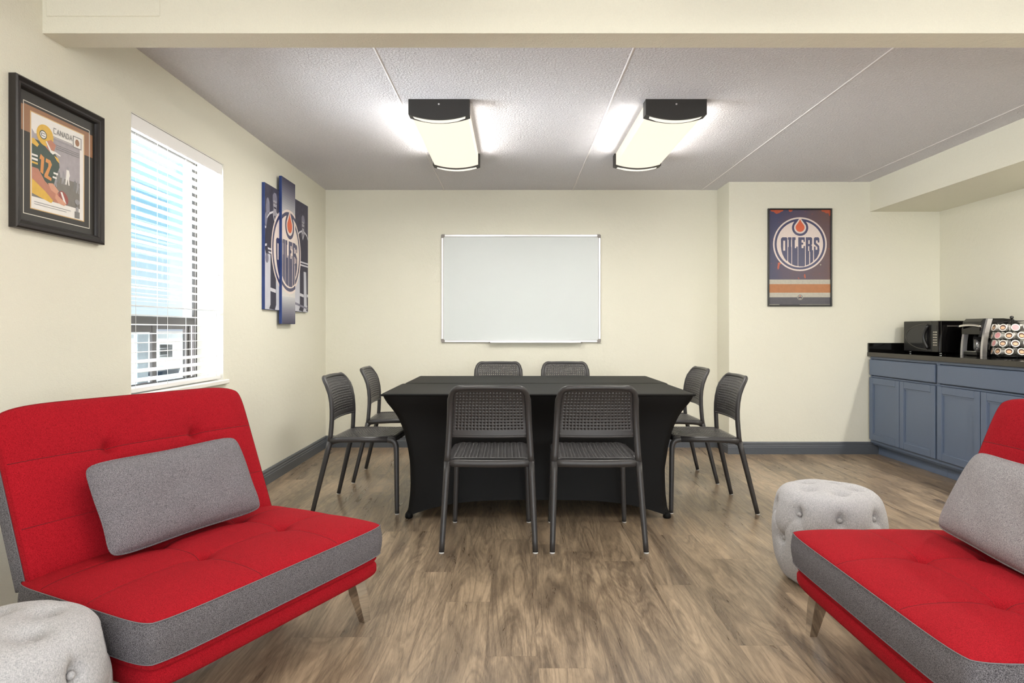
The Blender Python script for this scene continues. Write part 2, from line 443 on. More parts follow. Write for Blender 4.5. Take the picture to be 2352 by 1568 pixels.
for xx in (W2[0], (W2[0]+W2[1])/2-.02, W2[1]-.04): b.box((xx, YF-.14, W2[2]), (xx+.04, YF-.10, W2[3]))
b.box((W2[0]+.04, YF-.14, W2[2]), (W2[1]-.04, YF-.10, W2[2]+.04)); b.box((W2[0]+.04, YF-.14, W2[3]-.04), (W2[1]-.04, YF-.10, W2[3]))
struct(b.build('fill_window', M['bronze']), 'added unseen window in the wall behind the camera, for fill light')
da_ = bpy.data.lights.new('window_fill', 'AREA'); da_.shape = 'RECTANGLE'; da_.size = W2[1]-W2[0]-.1; da_.size_y = W2[3]-W2[2]-.1  # added fill light set in the unseen rear window
da_.energy = REAR_FILL_POWER; da_.color = (.96, .98, 1.0)
dl_ = bpy.data.objects.new('window_fill', da_); COL.objects.link(dl_); dl_.location = ((W2[0]+W2[1])/2, YF-.17, (W2[2]+W2[3])/2); dl_.rotation_euler = (pi/2, 0, 0)
# dropped beam across the room, with the little access panel outlined on it
BY0, BY1, BZ = F / 608.0, F / 578.5, 2.231
b = MB(); b.box((XL, BY0, BZ), (XR, BY1, ZC), bev=0); struct(b.build('trim_1', M['wall']), 'dropped ceiling beam')
px = lambda p, Y: (p - 1178) * Y / F
pz = lambda y, Y: HC + (758 - y) * Y / F
b = MB()
x1 = px(368, BY0); x0 = px(290, BY0) - .3; z0 = pz(38, BY0)
b.box((x0, BY0-.004, z0), (x1, BY0, ZC-.001), bev=.002)
struct(b.build('trim_2', M['wall']), 'access panel on the beam')
# soffit over the counter
b = MB(); b.box((3.203, BY1, 2.1725), (XR, YN, ZC)); struct(b.build('trim_3', M['wall']), 'soffit above the counter')
# ceiling panel joints
n_ = 4
for xj in (-0.653, 0.570, 1.793, 3.016):
    b = MB(); y1 = YB if xj < XS else YN
    b.prism([(xj-.0055, ZC), (xj-.002, ZC-.003), (xj+.002, ZC-.003), (xj+.0055, ZC)], 'y', BY1, y1)
    struct(b.build('trim_%d' % n_, M['joint']), 'ceiling panel joint'); n_ += 1

# baseboards (moulded profile)
prof = [(0,0), (.015,0), (.015,.062), (.0125,.066), (.0125,.078), (.009,.084), (.011,.098), (.006,.108), (0,.11)]
def baseboard(name, p0, p1, nrm):
    b = MB(); d = Vector((p1[0]-p0[0], p1[1]-p0[1], 0)); nn = Vector((nrm[0], nrm[1], 0))
    V = []
    for q in (p0, p1):
        for (o, z) in prof: V.append((q[0]+nrm[0]*o, q[1]+nrm[1]*o, z))
    k = len(prof); Fs = [(i, i+1, k+i+1, k+i) for i in range(k-1)]
    if d.cross(nn).z > 0: Fs = [f[::-1] for f in Fs]
    b.add(V, Fs + [tuple(range(k)), tuple(range(2*k-1, k-1, -1))])
    struct(b.build(name, M['base']))
baseboard('baseboard_left', (XL, YF), (XL, YB), (1, 0))
baseboard('baseboard_back', (XL, YB), (XS, YB), (0, -1))
baseboard('baseboard_return', (XS, YB), (XS, YN-.0005), (-1, 0))
baseboard('baseboard_back_right', (XS-.0153, YN), (3.27, YN), (0, -1))
baseboard('baseboard_front', (XL, YF), (XR, YF), (0, 1))

# ------------------------------------------------------------------ window
XW = XL - .163
win = thing('window_1', 'tall window in the left wall with a dark bronze frame', 'window', (XW, WY0, WZ0), kind='structure')
del win['category']
T = Matrix.Translation((-XW, -WY0, -WZ0))
b = MB()
b.box((XW-.014, WY0, WZ0), (XW, WY0+.03, WZ1)); b.box((XW-.014, WY1-.038, WZ0), (XW, WY1, WZ1))
b.box((XW-.014, WY0+.03, WZ1-.012), (XW, WY1-.038, WZ1)); b.box((XW-.014, WY0+.03, WZ0), (XW, WY1-.038, WZ0+.035))
b.box((XW-.045, WY0+.03, 1.135), (XW+.004, WY1-.038, 1.185), bev=.003)
b.build('window_frame', M['bronze'], win, T)
b = MB()   # lower slider
b.box((XW-.012, 3.452, WZ0+.035), (XW+.002, 3.492, 1.135)); b.box((XW-.012, 3.80, WZ0+.035), (XW+.002, 3.865, 1.135))
b.box((XW-.012, 3.492, 1.115), (XW+.001, 3.80, 1.135)); b.box((XW-.012, WY0+.03, 1.10), (XW, 3.452, 1.135))
b.box((XW-.032, 3.835, WZ0+.035), (XW+.006, 3.845, 1.135))
b.build('sash', M['bronze'], win, T)
b = MB(); b.box((XW-.026, 3.33, WZ0+.036), (XW-.006, 3.43, 1.094), bev=.003)
b.build('sliding_stile', simple('pale_aluminium_stile', (158, 168, 176), .4, .3, noise=.1, nscale=90), win, T)
b = MB(); b.box((XW-.009, WY0+.03, 1.186), (XW-.006, WY1-.038, WZ1-.012)); b.box((XW-.009, WY0+.03, WZ0+.035), (XW-.006, 3.80, 1.095))
b.build('pane', M['glass'], win, T)
# white sill and jamb lining
b = MB(); b.box((XW, WY0+.001, WZ0), (XL+.02, WY1+.0, WZ0+.001)); 
b = MB(); b.box((XW+.001, WY0+.002, WZ0), (XL, WY1-.002, WZ0+.012)); b.box((XL+.0005, WY0-.03, WZ0-.014), (XL+.022, WY1+.035, WZ0+.012), bev=.004)
b.build('window_sill', M['inner'], win, T)
b = MB(); b.box((XW+.001, WY1-.004, WZ0+.012), (XL-.002, WY1, WZ1)); b.box((XW+.001, WY0, WZ0+.012), (XL-.002, WY0+.004, WZ1)); b.box((XW+.001, WY0+.004, WZ1-.004), (XL-.002, WY1-.004, WZ1))
b.build('jamb_lining', M['inner'], win, T)

# blind
xb = XL - .034
bl = thing('venetian_blind', 'white horizontal slat blind hanging open in the left window', 'blind', (xb, WY0, WZ1))
TB = Matrix.Translation((-xb, -WY0, -WZ1))
b = MB(); b.box((xb+.02, WY0+.008, WZ1-.072), (xb+.032, WY1-.012, WZ1-.006), bev=.004)
b.build('valance', M['slat'], bl, TB)
b = MB(); b.box((xb-.024, WY0+.01, WZ1-.055), (xb+.018, WY1-.014, WZ1-.008)); b.build('headrail', M['slat'], bl, TB)
zt = WZ1 - .095; ns = 27; dz = (zt - (WZ0+.075)) / (ns - 1)
for i in range(ns):
    z = zt - dz * i; b = MB(); y0 = WY0+.010; y1 = WY1-.016
    tilt = .03 if i < ns-3 else -.22
    def sl_(u, v, z=z, tilt=tilt):
        t = (v-.5)*.05; return (xb + t*math.cos(tilt), y0+(y1-y0)*u, z + t*math.sin(tilt) + .0016*(1-(2*v-1)**2))
    b.grid(sl_, 1, 6, smooth=True)
    b.grid(lambda u, v: tuple(Vector(sl_(u, v)) - Vector((0, 0, .0026))), 1, 6, smooth=True, flip=True)
    p = [sl_(u, v) for u, v in ((0,0),(1,0),(1,1),(0,1))]
    q = [(a[0], a[1], a[2]-.0026) for a in p]
    b.add(p+q, [(0,1,5,4),(3,7,6,2)])
    b.build('slat', M['slat'], bl, TB)
b = MB(); b.box((xb-.026, WY0+.010, WZ0+.018), (xb+.026, WY1-.016, WZ0+.044), bev=.006); b.build('bottom_rail', M['slat'], bl, TB)
for yy in (WY0+.05, WY0+.33, WY0+.62, WY0+.88):
    b = MB()
    for xx in (xb-.0265, xb+.0265): b.tube([(xx, yy, WZ1-.06), (xx, yy, WZ0+.04)], .0011, 6)
    b.build('ladder_cord', M['cord'], bl, TB)
b = MB(); b.tube([(xb+.034, WY1-.07, WZ1-.075), (xb+.034, WY1-.068, 1.6), (xb+.034, WY1-.072, 1.475)], .0013, 6)
b.lathe([(.0005,.0),(.004,-.002),(.006,-.03),(.0045,-.038),(.0005,-.038)], 10, c=(xb+.034, WY1-.072, 1.475))
b.build('pull_cord', M['cord'], bl, TB)

# outside: bright lot, pale post, low buildings, parked cars
b = MB(); b.box((-160, -60, -2.5), (-2.6, 200, -2.4)); g_ = b.build('car_park', simple('pale_concrete', (226, 226, 224), .9, noise=.06, nscale=.4)); struct(g_)
tag(g_, 'bright pale car park outside the window', 'ground', kind='structure'); del g_['category']
b = MB(); b.box((-2.365, 4.60, -2.4), (-2.312, 4.622, 3.4), bev=.003); b.box((-2.38, 4.59, -2.4), (-2.30, 4.64, -2.3))
tag(b.build('exterior_post', simple('white_exterior_paint', (232, 233, 234), .7, noise=.03)), 'white upright post standing outside the window', 'post')
def building(x, y, wx, wy, h, rgb, lab):
    t = thing('low_building', lab, 'building', (x, y, -2.4)); b = MB(); b.box((-wx/2, -wy/2, 0), (wx/2, wy/2, h)); b.build('wall', simple('render_%d' % int(y), rgb, .9, noise=.08, nscale=2), t)
    b = MB(); b.box((-wx/2-.2, -wy/2-.2, h), (wx/2+.2, wy/2+.2, h+.25)); b.build('roof', simple('roof_%d' % int(y), (150,150,154), .9, noise=.05), t)
    for k in range(5):
        b = MB(); xx = -wx/2 + wx*(k+.5)/5; b.box((xx-.6, -wy/2-.03, .9), (xx+.6, -wy/2, 2.1)); b.build('window', M['glass_dark'], t)
building(-34, 68, 22, 10, 3.4, (214, 206, 198), 'pale low building beyond the car park, seen through the window')
def car(x, y, rz, rgb, lab):
    t = thing('parked_car', lab, 'car', (x, y, -2.4), rz, 'cars parked outside')
    paint = simple('car_paint_%d' % int(abs(x*10)), rgb, .25, noise=.02)
    prof_ = [(-2.1,.35),(-2.15,.75),(-1.9,.92),(-1.2,1.0),(-.6,1.42),(.7,1.45),(1.4,1.05),(2.1,.95),(2.2,.6),(2.15,.3)]
    b = MB(); b.prism([(p[0], p[1]) for p in prof_], 'x', -.85, .85)
    # prism along x: poly = (y, z)
    b.build('body', paint, t)
    b = MB(); b.add([(-.72,-1.22,1.0),(.72,-1.22,1.0),(.62,-.64,1.4),(-.62,-.64,1.4)], [(0,1,2,3)], 0)
    b.add([(-.8,-1.24,1.02),(.8,-1.24,1.02),(.8,-.66,1.44),(-.8,-.66,1.44)], [(0,1,2,3)], 0); b.build('windscreen', M['glass_dark'], t)
    for sx_ in (-.86, .86):
        for yy in (-1.35, 1.35):
            b = MB(); b.tube([(sx_-.1, yy, .33), (sx_+.1, yy, .33)], .33, 20); b.build('wheel', M['black'], t)
    for sx_ in (-.62, .62):
        b = MB(); b.box((sx_-.14, -2.2, .62), (sx_+.14, -2.1, .76), bev=.02); b.build('lamp', simple('lamp_red', (190, 60, 60), .3), t)
car(-19.6, 36.5, .25, (196, 204, 214), 'pale silver car parked outside, nearest seen through the window')
car(-22.6, 47, .2, (222, 222, 220), 'white car parked outside behind the silver one')

# ------------------------------------------------------------------ ceiling lights
def make_light(name='ceiling_light'):
    t = thing(name, '', 'ceiling light', (0, 0, ZC))
    W = .176; Ln = 1.215
    def arc(x, side, mid): return -(side + (mid-side)*(1-(x/W)**2))
    def section(wd, side, mid, top=0.0, n=14):
        P = [(-wd, -top), ]
        for i in range(n+1):
            x = -wd + 2*wd*i/n; P.append((x, arc(x, side, mid)))
        P.append((wd, -top)); return P
    for k, (y0, y1) in enumerate(((0, .075), (Ln-.075, Ln))):
        b = MB(); b.prism(section(W, .088, .118), 'y', y0, y1)
        cap = b.build('end_cap', M['fixture'], t)
        b = MB()
        b.grid(lambda u, v: (-.152+.304*u + (.006 if u < .5 else -.006)*(v if k == 0 else 1-v), y0+.012+.051*v, arc(-.152+.304*u, .088, .118)-.0012), 14, 1, smooth=False, flip=True)
        b.build('light_slot', M['slot'], cap)
        if k == 0:
            b = MB(); b.tube([(0, -.004, -.03), (0, .002, -.03)], .0055, 12); b.build('screw', M['chrome'], cap)
    b = MB(); b.prism(section(W-.012, .080, .110), 'y', .076, Ln-.076, smooth=False)
    b.build('diffuser', M['diff'], t)
    la = bpy.data.lights.new('lamp', 'AREA'); la.shape = 'RECTANGLE'; la.size = .30; la.size_y = 1.0
    la.energy = FIX_POWER; la.color = LAMP_COL
    lo = bpy.data.objects.new('lamp', la); COL.objects.link(lo); lo.parent = t; lo.location = (0, Ln/2, -.125)
    for sg in (-1, 1):      # the glowing sides of the diffuser
        la = bpy.data.lights.new('side_lamp', 'AREA'); la.shape = 'RECTANGLE'; la.size = .04; la.size_y = 1.0
        la.energy = SIDE_POWER; la.color = LAMP_COL
        lo = bpy.data.objects.new('side_lamp', la); COL.objects.link(lo); lo.parent = t
        lo.location = (sg*(W+.008), Ln/2, -.085); lo.rotation_euler = (0, -sg*pi/2, 0)
    return t
cl = make_light()
cl.location = (-.426, 3.697, ZC); cl['label'] = 'long lit ceiling light with black end caps, left of the two'; cl['group'] = 'long ceiling lights'
c2 = copy_tree(cl); c2.location = (.941, 3.697, ZC); c2['label'] = 'long lit ceiling light with black end caps, right of the two'
for (x, y, wh) in ((-.426, .75, 'left, just before the beam'), (.941, .75, 'centre, just before the beam'), (2.45, .75, 'right, just before the beam'), (-.426, -1.9, 'left, at the rear of the room'), (.941, -1.9, 'right, at the rear of the room')):
    c3 = copy_tree(cl); c3.location = (x, y, ZC)  # fixture copies added out of view to brighten the room
    for ch_ in c3.children:
        if ch_.type == 'LIGHT':
            ch_.data = ch_.data.copy(); ch_.data.energy *= NEAR_DIM; c3['label'] = 'added fill light on the unseen ceiling: ' + wh

def soffit_fill(y, lab):  # unseen fill light added to brighten the counter side
    t = thing('soffit_fill_light', lab, 'ceiling light', (3.53, y, 2.1725), 0, 'added fill lights in the soffit')
    b = MB(); b.lathe([(.052,-.0005),(.055,-.004),(.070,-.004),(.074,0)], 32); b.build('trim_ring', M['white'], t)
    b = MB(); b.lathe([(0,-.001),(.053,-.001)], 32); b.build('lens', M['diff'], t)
    la = bpy.data.lights.new('lamp', 'AREA'); la.shape = 'DISK'; la.size = .10; la.energy = SOFFIT_FILL_POWER; la.color = LAMP_COL
    lo = bpy.data.objects.new('lamp', la); COL.objects.link(lo); lo.parent = t; lo.location = (0, 0, -.010)
soffit_fill(3.45, 'added unseen fill light in the soffit over the counter, nearer the far wall')
soffit_fill(2.70, 'added unseen fill light in the soffit over the counter, nearer the beam')
# ------------------------------------------------------------------ tables under stretch covers
def make_table(label, cx, y0, y1):
    yc = (y0+y1)/2; hx, hy = .913, (y1-y0)/2; H = .739
    t = thing('folding_table', label, 'table', (cx, yc, 0), 0, 'tables under black stretch covers')
    # corner line: distance inwards from the table top corner as a function of height
    def inx(z):
        q = z/H
        K = [(0,.132),(.03,.128),(.06,.142),(.2,.152),(.39,.155),(.574,.136),(.70,.115),(.80,.088),(.87,.058),(.917,.031),(.95,.016),(1,0)]
        for a, c in zip(K, K[1:]):
            if q <= c[0]: f = (q-a[0])/(c[0]-a[0]); return a[1]+(c[1]-a[1])*f
        return 0
    def ring(s, z0):
        """s in 0..4 round the four sides, z0 0..1"""
        k = int(s) % 4; f = s - int(s)
        hem = .008 + .100 * (1-abs(2*f-1)**3.5)
        z = hem*(1-z0) + H*z0
        i = inx(z); ax = hx - i; ay = hy - i*.45
        bow = (1-(2*f-1)**2) * .030 * math.sin(pi*min(1, z0*1.0)) 
        cr = .012
        e = 2*f-1
        if k == 0: p = (ax*e, -ay+bow)
        elif k == 1: p = (ax-bow*1.5, ay*e)
        elif k == 2: p = (-ax*e, ay-bow)
        else: p = (-ax+bow*1.5, -ay*e)
        # round the corner a touch
        m = abs(e)**30
        p = (p[0]*(1-m*.010), p[1]*(1-m*.02))
        return (p[0], p[1], z)
    b = MB(); b.grid(lambda u, v: ring(u*4 if u < 1 else 0, v), 160, 26, cu=True)
    # thickness of the hem: inner skin close to the outside
    b.build('stretch_cover', M['cloth'], t)
    # top sheet with soft rounded edge
    b = MB()
    def top(u, v):
        x = (2*u-1); y = (2*v-1)
        e = max(abs(x)**60, abs(y)**26)
        return (x*hx, y*hy, H + .004*(1-e) - .001)
    b.grid(top, 60, 24)
    tp = b.build('cover_top', M['cloth'], t)
    b = MB(); b.tube([(-hx+.004, -hy+.003, H-.006), (hx-.004, -hy+.003, H-.006)], .0065, 8)
    b.tube([(-hx+.004, hy-.003, H-.006), (hx-.004, hy-.003, H-.006)], .0065, 8)
    b.tube([(-hx+.004, -hy+.003, H-.006), (-hx+.004, hy-.003, H-.006)], .0065, 8)
    b.tube([(hx-.004, -hy+.003, H-.006), (hx-.004, hy-.003, H-.006)], .0065, 8)
    b.build('cover_edge', M['cloth'], t)
    for sx_ in (-1, 1):
        for sy_ in (-1, 1):
            b = MB(); x_, y_ = sx_*(hx-.20), sy_*(hy-.12)
            b.tube([(sx_*(hx-.154), sy_*(hy-.078), 0.004), (sx_*(hx-.185), sy_*(hy-.10), .25), (x_, y_, H-.02)], .014, 12)
            lg = b.build('leg', M['fixture'], t)
            b = MB(); b.lathe([(.0,.001),(.020,.001),(.024,.008),(.021,.026),(.016,.034),(0,.034)], 16, c=(sx_*(hx-.150), sy_*(hy-.074), 0)); b.build('cover_foot', M['cloth'], lg)
    b = MB(); b.box((-hx+.02, -hy+.02, H-.03), (hx-.02, hy-.02, H-.004)); b.build('tabletop', M['black'], t)
    return t
make_table('black cloth covered long table nearest the sofas, front of the pair', .148, 3.725, 4.454)
make_table('black cloth covered long table behind the first, nearest the whiteboard', .162, 4.468, 5.20)

# ------------------------------------------------------------------ chairs
def perf(b, fn, cols, rows, hole, bc=1, br_=1, nh=8, sx_=1.0, sy_=1.0, extra_top=0, extra_bot=0):
    """sheet fn(s,t), s,t in 0..1, with a hole in every inner cell"""
    C = cols+2*bc; R = rows+2*br_+extra_top+extra_bot
    cache = {}
    def vid(s, t, key=None):
        k = key or (round(s*20000), round(t*20000))
        if k not in cache:
            cache[k] = len(b.v); b.v.append(tuple(fn(s, t)))
        return cache[k]
    for i in range(C):
        for j in range(R):
            s0, s1 = i/C, (i+1)/C; t0, t1 = j/R, (j+1)/R; sc, tcn = (s0+s1)/2, (t0+t1)/2
            ring = [(s0,t0),(sc,t0),(s1,t0),(s1,tcn),(s1,t1),(sc,t1),(s0,t1),(s0,tcn)]
            out = [vid(*q) for q in ring]
            if bc <= i < C-bc and br_+extra_bot <= j < R-br_-extra_top:
                inn = []
                for k in range(8):
                    a = -3*pi/4 + k*pi/4
                    inn.append(vid(sc+math.cos(a)*hole*sx_/C, tcn+math.sin(a)*hole*sy_/R, (i, j, k, 'h')))
                for k in range(8):
                    b.f.append((out[k], out[(k+1)%8], inn[(k+1)%8], inn[k])); b.m.append(0); b.sm.append(True)
            else:
                b.f.append(tuple(out)); b.m.append(0); b.sm.append(True)

def solid(ob, th, off=0):
    md = ob.modifiers.new('thickness', 'SOLIDIFY'); md.thickness = th; md.offset = off; md.use_even_offset = False
    return ob
up_path = [(-.266, .0, .234), (-.163, .43, .216), (-.154, .56, .208), (-.155, .65, .203), (-.173, .74, .199), (-.208, .80, .195), (-.242, .84, .19)]
def up_at(z):
    """(y, halfwidth) of the upright at height z"""
    for a, c in zip(up_path, up_path[1:]):
        if z <= c[1]:
            f = (z-a[1])/(c[1]-a[1]); return (a[0]+(c[0]-a[0])*f, a[2]+(c[2]-a[2])*f)
    return (up_path[-1][0], up_path[-1][2])
def up_smooth(z):
    ys = [up_at(max(0, min(.84, z+d)))  for d in (-.02, -.01, 0, .01, .02)]
    return (sum(q[0] for q in ys)/5, sum(q[1] for q in ys)/5)

def make_chair():
    t = thing('stacking_chair', '', 'chair', (0,0,0))
    P = M['plastic']
    for s in (-1, 1):
        # rear leg, continuing the back upright
        pts = [(s*(.234-.018*k/8), -.266+.103*k/8, .004+.43*k/8) for k in range(9)]
        b = MB(); b.tube(pts, [.0135+.004*k/8 for k in range(9)], 12); lg = b.build('leg', P, t)
        b = MB(); b.lathe([(0,0),(.0125,0),(.0135,.004),(0,.0045)], 14, c=(s*.234, -.266, 0)); b.build('foot_cap', M['white'], lg)
        # front leg bending into side rail
        ctl = [(s*.2135, .25, .004), (s*.207, .246, .2), (s*.202, .243, .36), (s*.2, .238, .415), (s*.2, .220, .440), (s*.2, .19, .4465)]
        b = MB(); sp = smooth_path(ctl, 6); b.tube(sp, [.0135+.004*min(1, k/len(sp)*1.6) for k in range(len(sp))], 12)
        lg = b.build('leg', P, t)
        b = MB(); b.lathe([(0,0),(.0125,0),(.0135,.004),(0,.0045)], 14, c=(s*.2135, .25, 0)); b.build('foot_cap', M['white'], lg)
    # seat frame: rails on both sides, cross bars front and rear
    b = MB()
    for s in (-1, 1):
        b.tube([(s*.2, .19, .4465), (s*.204, .0, .446), (s*.21, -.10, .443), (s*.214, -.158, .438)], [.0175,.0175,.018,.02], 12)
    b.tube([(x_, .205+.016*(1-(x_/.2)**2), .440) for x_ in [-.2+.04*k for k in range(11)]], .015, 12)
    b.tube([(x_, -.160-.006*(1-(x_/.214)**2), .4275-.003*(1-(x_/.2)**2)) for x_ in [-.214+.0428*k for k in range(11)]], .0205, 14, flat=.8)
    b.build('seat_frame', P, t)
    # seat: dished perforated panel
    def seat(s, tt):
        x = (2*s-1); y = .232 - .396*tt
        e = max(0, (abs(x)-.86)/.14)
        hw = .196 + .012*tt
        z = .468 - .019*tt - .009*(1-x*x) * math.sin(pi*min(1, tt))**.8 - .008*e*e
        if tt < .10: z -= .014*((.10-tt)/.10)**2
        z += .0013*math.cos(s*11*2*pi)*(1 if .06 < s < .94 else 0)*min(1, (1-tt)/.12)
        return (x*hw*(1-.04*(abs(x)**6)*(abs(2*tt-1)**6)), y, z)
    b = MB(); perf(b, seat, 20, 22, .20, sx_=.9, sy_=1.35)
    solid(b.build('seat', P, t), .005, -1)
    # backrest frame: both uprights joined over the top
    zs = [.42, .47, .52, .57, .62, .67, .72, .755]
    left = [(-up_smooth(z)[1], up_smooth(z)[0], z) for z in zs]
    rc = .045; corner = []
    for k in range(1, 9):
        a = pi/2*k/8; z = .765 + rc*math.sin(a)*1.15; y = up_smooth(z)[0]
        corner.append((-(.193 - rc*(1-math.cos(a))), y, z))
    topz = corner[-1][2]; topy = corner[-1][1]
    mid = [(-.148+.0296*k, topy-.010*(1-((-.148+.0296*k)/.148)**2), topz+.003*(1-((-.148+.0296*k)/.148)**2)) for k in range(1, 10)]
    half = left + corner
    full = half + mid + [(-p[0], p[1], p[2]) for p in reversed(half)]
    nrad = [.0165]*len(zs) + [.015]*len(corner)
    b = MB(); b.tube(full, nrad + [.0115]*len(mid) + nrad[::-1], 12, flat=.85)
    b.build('back_frame', P, t)
    # perforated backrest
    def back(s, tt):
        x = (2*s-1); z = .563 + (.815-.563)*tt
        y, hw = up_smooth(z); hw -= .010
        if z > .765:
            q = min(1, (z-.765)/(rc*1.15)); hw = min(hw, (.193 - rc*(1-math.sqrt(max(0, 1-q*q)))))
        return (x*hw, y - .020*(1-x*x) + .004, z + .004*(1-x*x)*tt - .0)
    b = MB(); perf(b, back, 20, 13, .225, extra_bot=1)
    solid(b.build('backrest', P, t), .007, 0)
    b = MB(); b.tube([(x_*.196, up_smooth(.563)[0]-.020*(1-x_*x_)+.004, .563) for x_ in [-1+.1*k for k in range(21)]], .0065, 10)
    b.build('back_rail', P, t)
    return t
G = 'charcoal perforated chairs round the tables'
spots = [
 (-.1215, 3.466, 0.0, 'left of the two charcoal chairs whose backs face the sofas'),
 (.4306, 3.466, 0.0, 'right of the two charcoal chairs whose backs face the sofas'),
 (-.934, 4.108, -pi/2-.07, 'charcoal chair at the left end of the tables, nearer to the red sofa'),
 (-.902, 4.91, -pi/2+.03, 'charcoal chair at the left end of the tables, nearer to the whiteboard wall'),
 (1.21, 4.108, pi/2, 'charcoal chair at the right end of the tables, nearer to the pale pouf'),
 (1.207, 4.865, pi/2+.02, 'charcoal chair at the right end of the tables, nearer to the whiteboard wall'),
 (-.129, 5.54, pi, 'charcoal chair behind the tables under the left half of the whiteboard'),
 (.466, 5.54, pi, 'charcoal chair behind the tables under the right half of the whiteboard'),
]
ch0 = make_chair()
for i, (x, y, rz, lab) in enumerate(spots):
    c = ch0 if i == 0 else copy_tree(ch0)
    c.location = (x, y, 0); c.rotation_euler = (0, 0, rz); c['label'] = lab; c['group'] = G

# ------------------------------------------------------------------ whiteboard
wb = thing('whiteboard', 'large blank whiteboard in a silver frame on the far wall', 'whiteboard', (.0765, YB, .994))
x0, x1, z0, z1 = -.678-.0765, .831-.0765, 0.0, 1.021
b = MB(); b.box((x0+.008, -.014, z0+.008), (x1-.008, -.002, z1-.008)); b.build('board_surface', M['board'], wb)
fw = .022
b = MB(); b.box((x0, -.022, z0+.03), (x0+fw, 0, z1-.03), bev=.004); b.box((x1-fw, -.022, z0+.03), (x1, 0, z1-.03), bev=.004)
b.box((x0+.03, -.022, z0), (x1-.03, 0, z0+fw), bev=.004); b.box((x0+.03, -.022, z1-fw), (x1-.03, 0, z1), bev=.004)
b.build('frame', M['alu'], wb)
for cx, cz, sx_, sz_ in ((x0,z0,1,1),(x1,z0,-1,1),(x0,z1,1,-1),(x1,z1,-1,-1)):
    b = MB(); P_ = [(0,.034),(0,.012),(.0035,.0035),(.012,0),(.034,0),(.034,.023),(.027,.027),(.023,.034)]
    b.prism([(cx+sx_*(p[0]-.001), cz+sz_*(p[1]-.001)) for p in P_], 'y', -.0245, 0); b.build('corner_cap', M['corner'], wb)
b = MB(); tx0, tx1 = px(1125, 6.09)-.0765, px(1334, 6.09)-.0765
b.prism([(0,.004),(-.055,.004),(-.058,.012),(-.061,.012),(-.061,-.001),(0,-.004)], 'x', tx0, tx1); b.build('pen_tray', M['alu'], wb)
for xx in (tx0, tx1):
    b = MB(); b.box((xx-.008, -.062, -.006), (xx+.008, 0, .008), bev=.003); b.build('tray_end', M['corner'], wb)

# ------------------------------------------------------------------ printed artwork helpers
def circ(cx, cy, r, n=56, a0=0, a1=2*pi):
    return [(cx+r*math.cos(a0+(a1-a0)*k/n), cy+r*math.sin(a0+(a1-a0)*k/n)) for k in range(n if abs(a1-a0-2*pi) < 1e-6 else n+1)]
def ell(cx, cy, rx, ry, n=28, rot=0):
    return [(cx+rx*math.cos(a)*math.cos(rot)-ry*math.sin(a)*math.sin(rot), cy+rx*math.cos(a)*math.sin(rot)+ry*math.sin(a)*math.cos(rot)) for a in [2*pi*k/n for k in range(n)]]
def drop(cx, cy, r, tip):
    P = []
    for k in range(33):
        a = math.radians(-25) + math.radians(230)*k/32
        P.append((cx+r*math.cos(a), cy+r*math.sin(a)))
    P.append((cx-.30*r, cy-.45*r-(cy-tip)*.45)); P.append((cx, tip)); P.append((cx+.30*r, cy-.45*r-(cy-tip)*.45))
    return P
def rect(x0, y0, x1, y1): return [(x0,y0),(x1,y0),(x1,y1),(x0,y1)]
NAVY, CREAM, ORNG = 'navy', 'cream', 'orange'
def logo():
    """round badge with a drop and the word OILERS, in the poster's own measuring units (y down)"""
    L = [(circ(583,607,372), CREAM), (circ(583,607,351), NAVY), (circ(583,607,321), CREAM)]
    L.append((circ(586,380,113,40), NAVY))
    L.append(([(473,378),(484,330),(505,297),(548,262),(625,262),(667,298),(690,332),(699,378)], NAVY))
    L.append((drop(586,378,83,232), CREAM)); L.append((drop(586,376,62,262), ORNG))
    # body of the lettering
    L.append(([(340,512),(398,512),(410,526),(410,838),(396,838),(368,800),(344,752),(327,700),(320,640),(320,532)], NAVY))      # O
    L.append((rect(352,558,379,697), CREAM))
    L.append(([(418,512),(466,512),(466,545),(462,548),(462,640),(466,652),(466,885),(446,872),(418,846),(418,652),(426,640),(426,548),(418,545)], NAVY))  # I
    L.append(([(474,512),(524,512),(524,548),(513,552),(513,662),(530,662),(534,640),(552,640),(554,680),(554,912),(512,904),(474,888)], NAVY)) # L
    L.append(([(560,512),(650,512),(652,575),(634,575),(632,548),(606,548),(606,585),(630,588),(630,612),(606,615),(606,662),(632,662),(634,632),(654,632),(654,905),(640,915),(566,915),(560,905)], NAVY)) # E
    L.append(([(664,512),(738,512),(753,526),(753,606),(742,622),(752,634),(752,690),(766,690),(766,846),(724,880),(724,720),(712,690),(712,884),(664,904)], NAVY)) # R
    L.append((rect(700,552,718,604), CREAM)); L.append((rect(698,636,712,700), CREAM))
    L.append(([(790,512),(838,512),(852,528),(852,585),(828,585),(828,555),(806,555),(806,588),(850,632),(854,690),(846,740),(818,796),(778,836),(776,640),(800,640),(800,684),(824,684),(824,648),(776,606),(776,528)], NAVY)) # S
    L.append((rect(394,690,396,695), NAVY))
    for xx, ya, yb in ((471,700,880),):
        pass
    return L
def clip(poly, lo, hi):
    def half(P, k, sgn):
        out = []
        for i in range(len(P)):
            a, c = P[i], P[(i+1) % len(P)]
            ia = sgn*(a[0]-k) >= 0; ic = sgn*(c[0]-k) >= 0
            if ia: out.append(a)
            if ia != ic:
                f = (k-a[0])/(c[0]-a[0]); out.append((k, a[1]+(c[1]-a[1])*f))
        return out
    P = half(poly, lo, 1)
    if P: P = half(P, hi, -1)
    return P
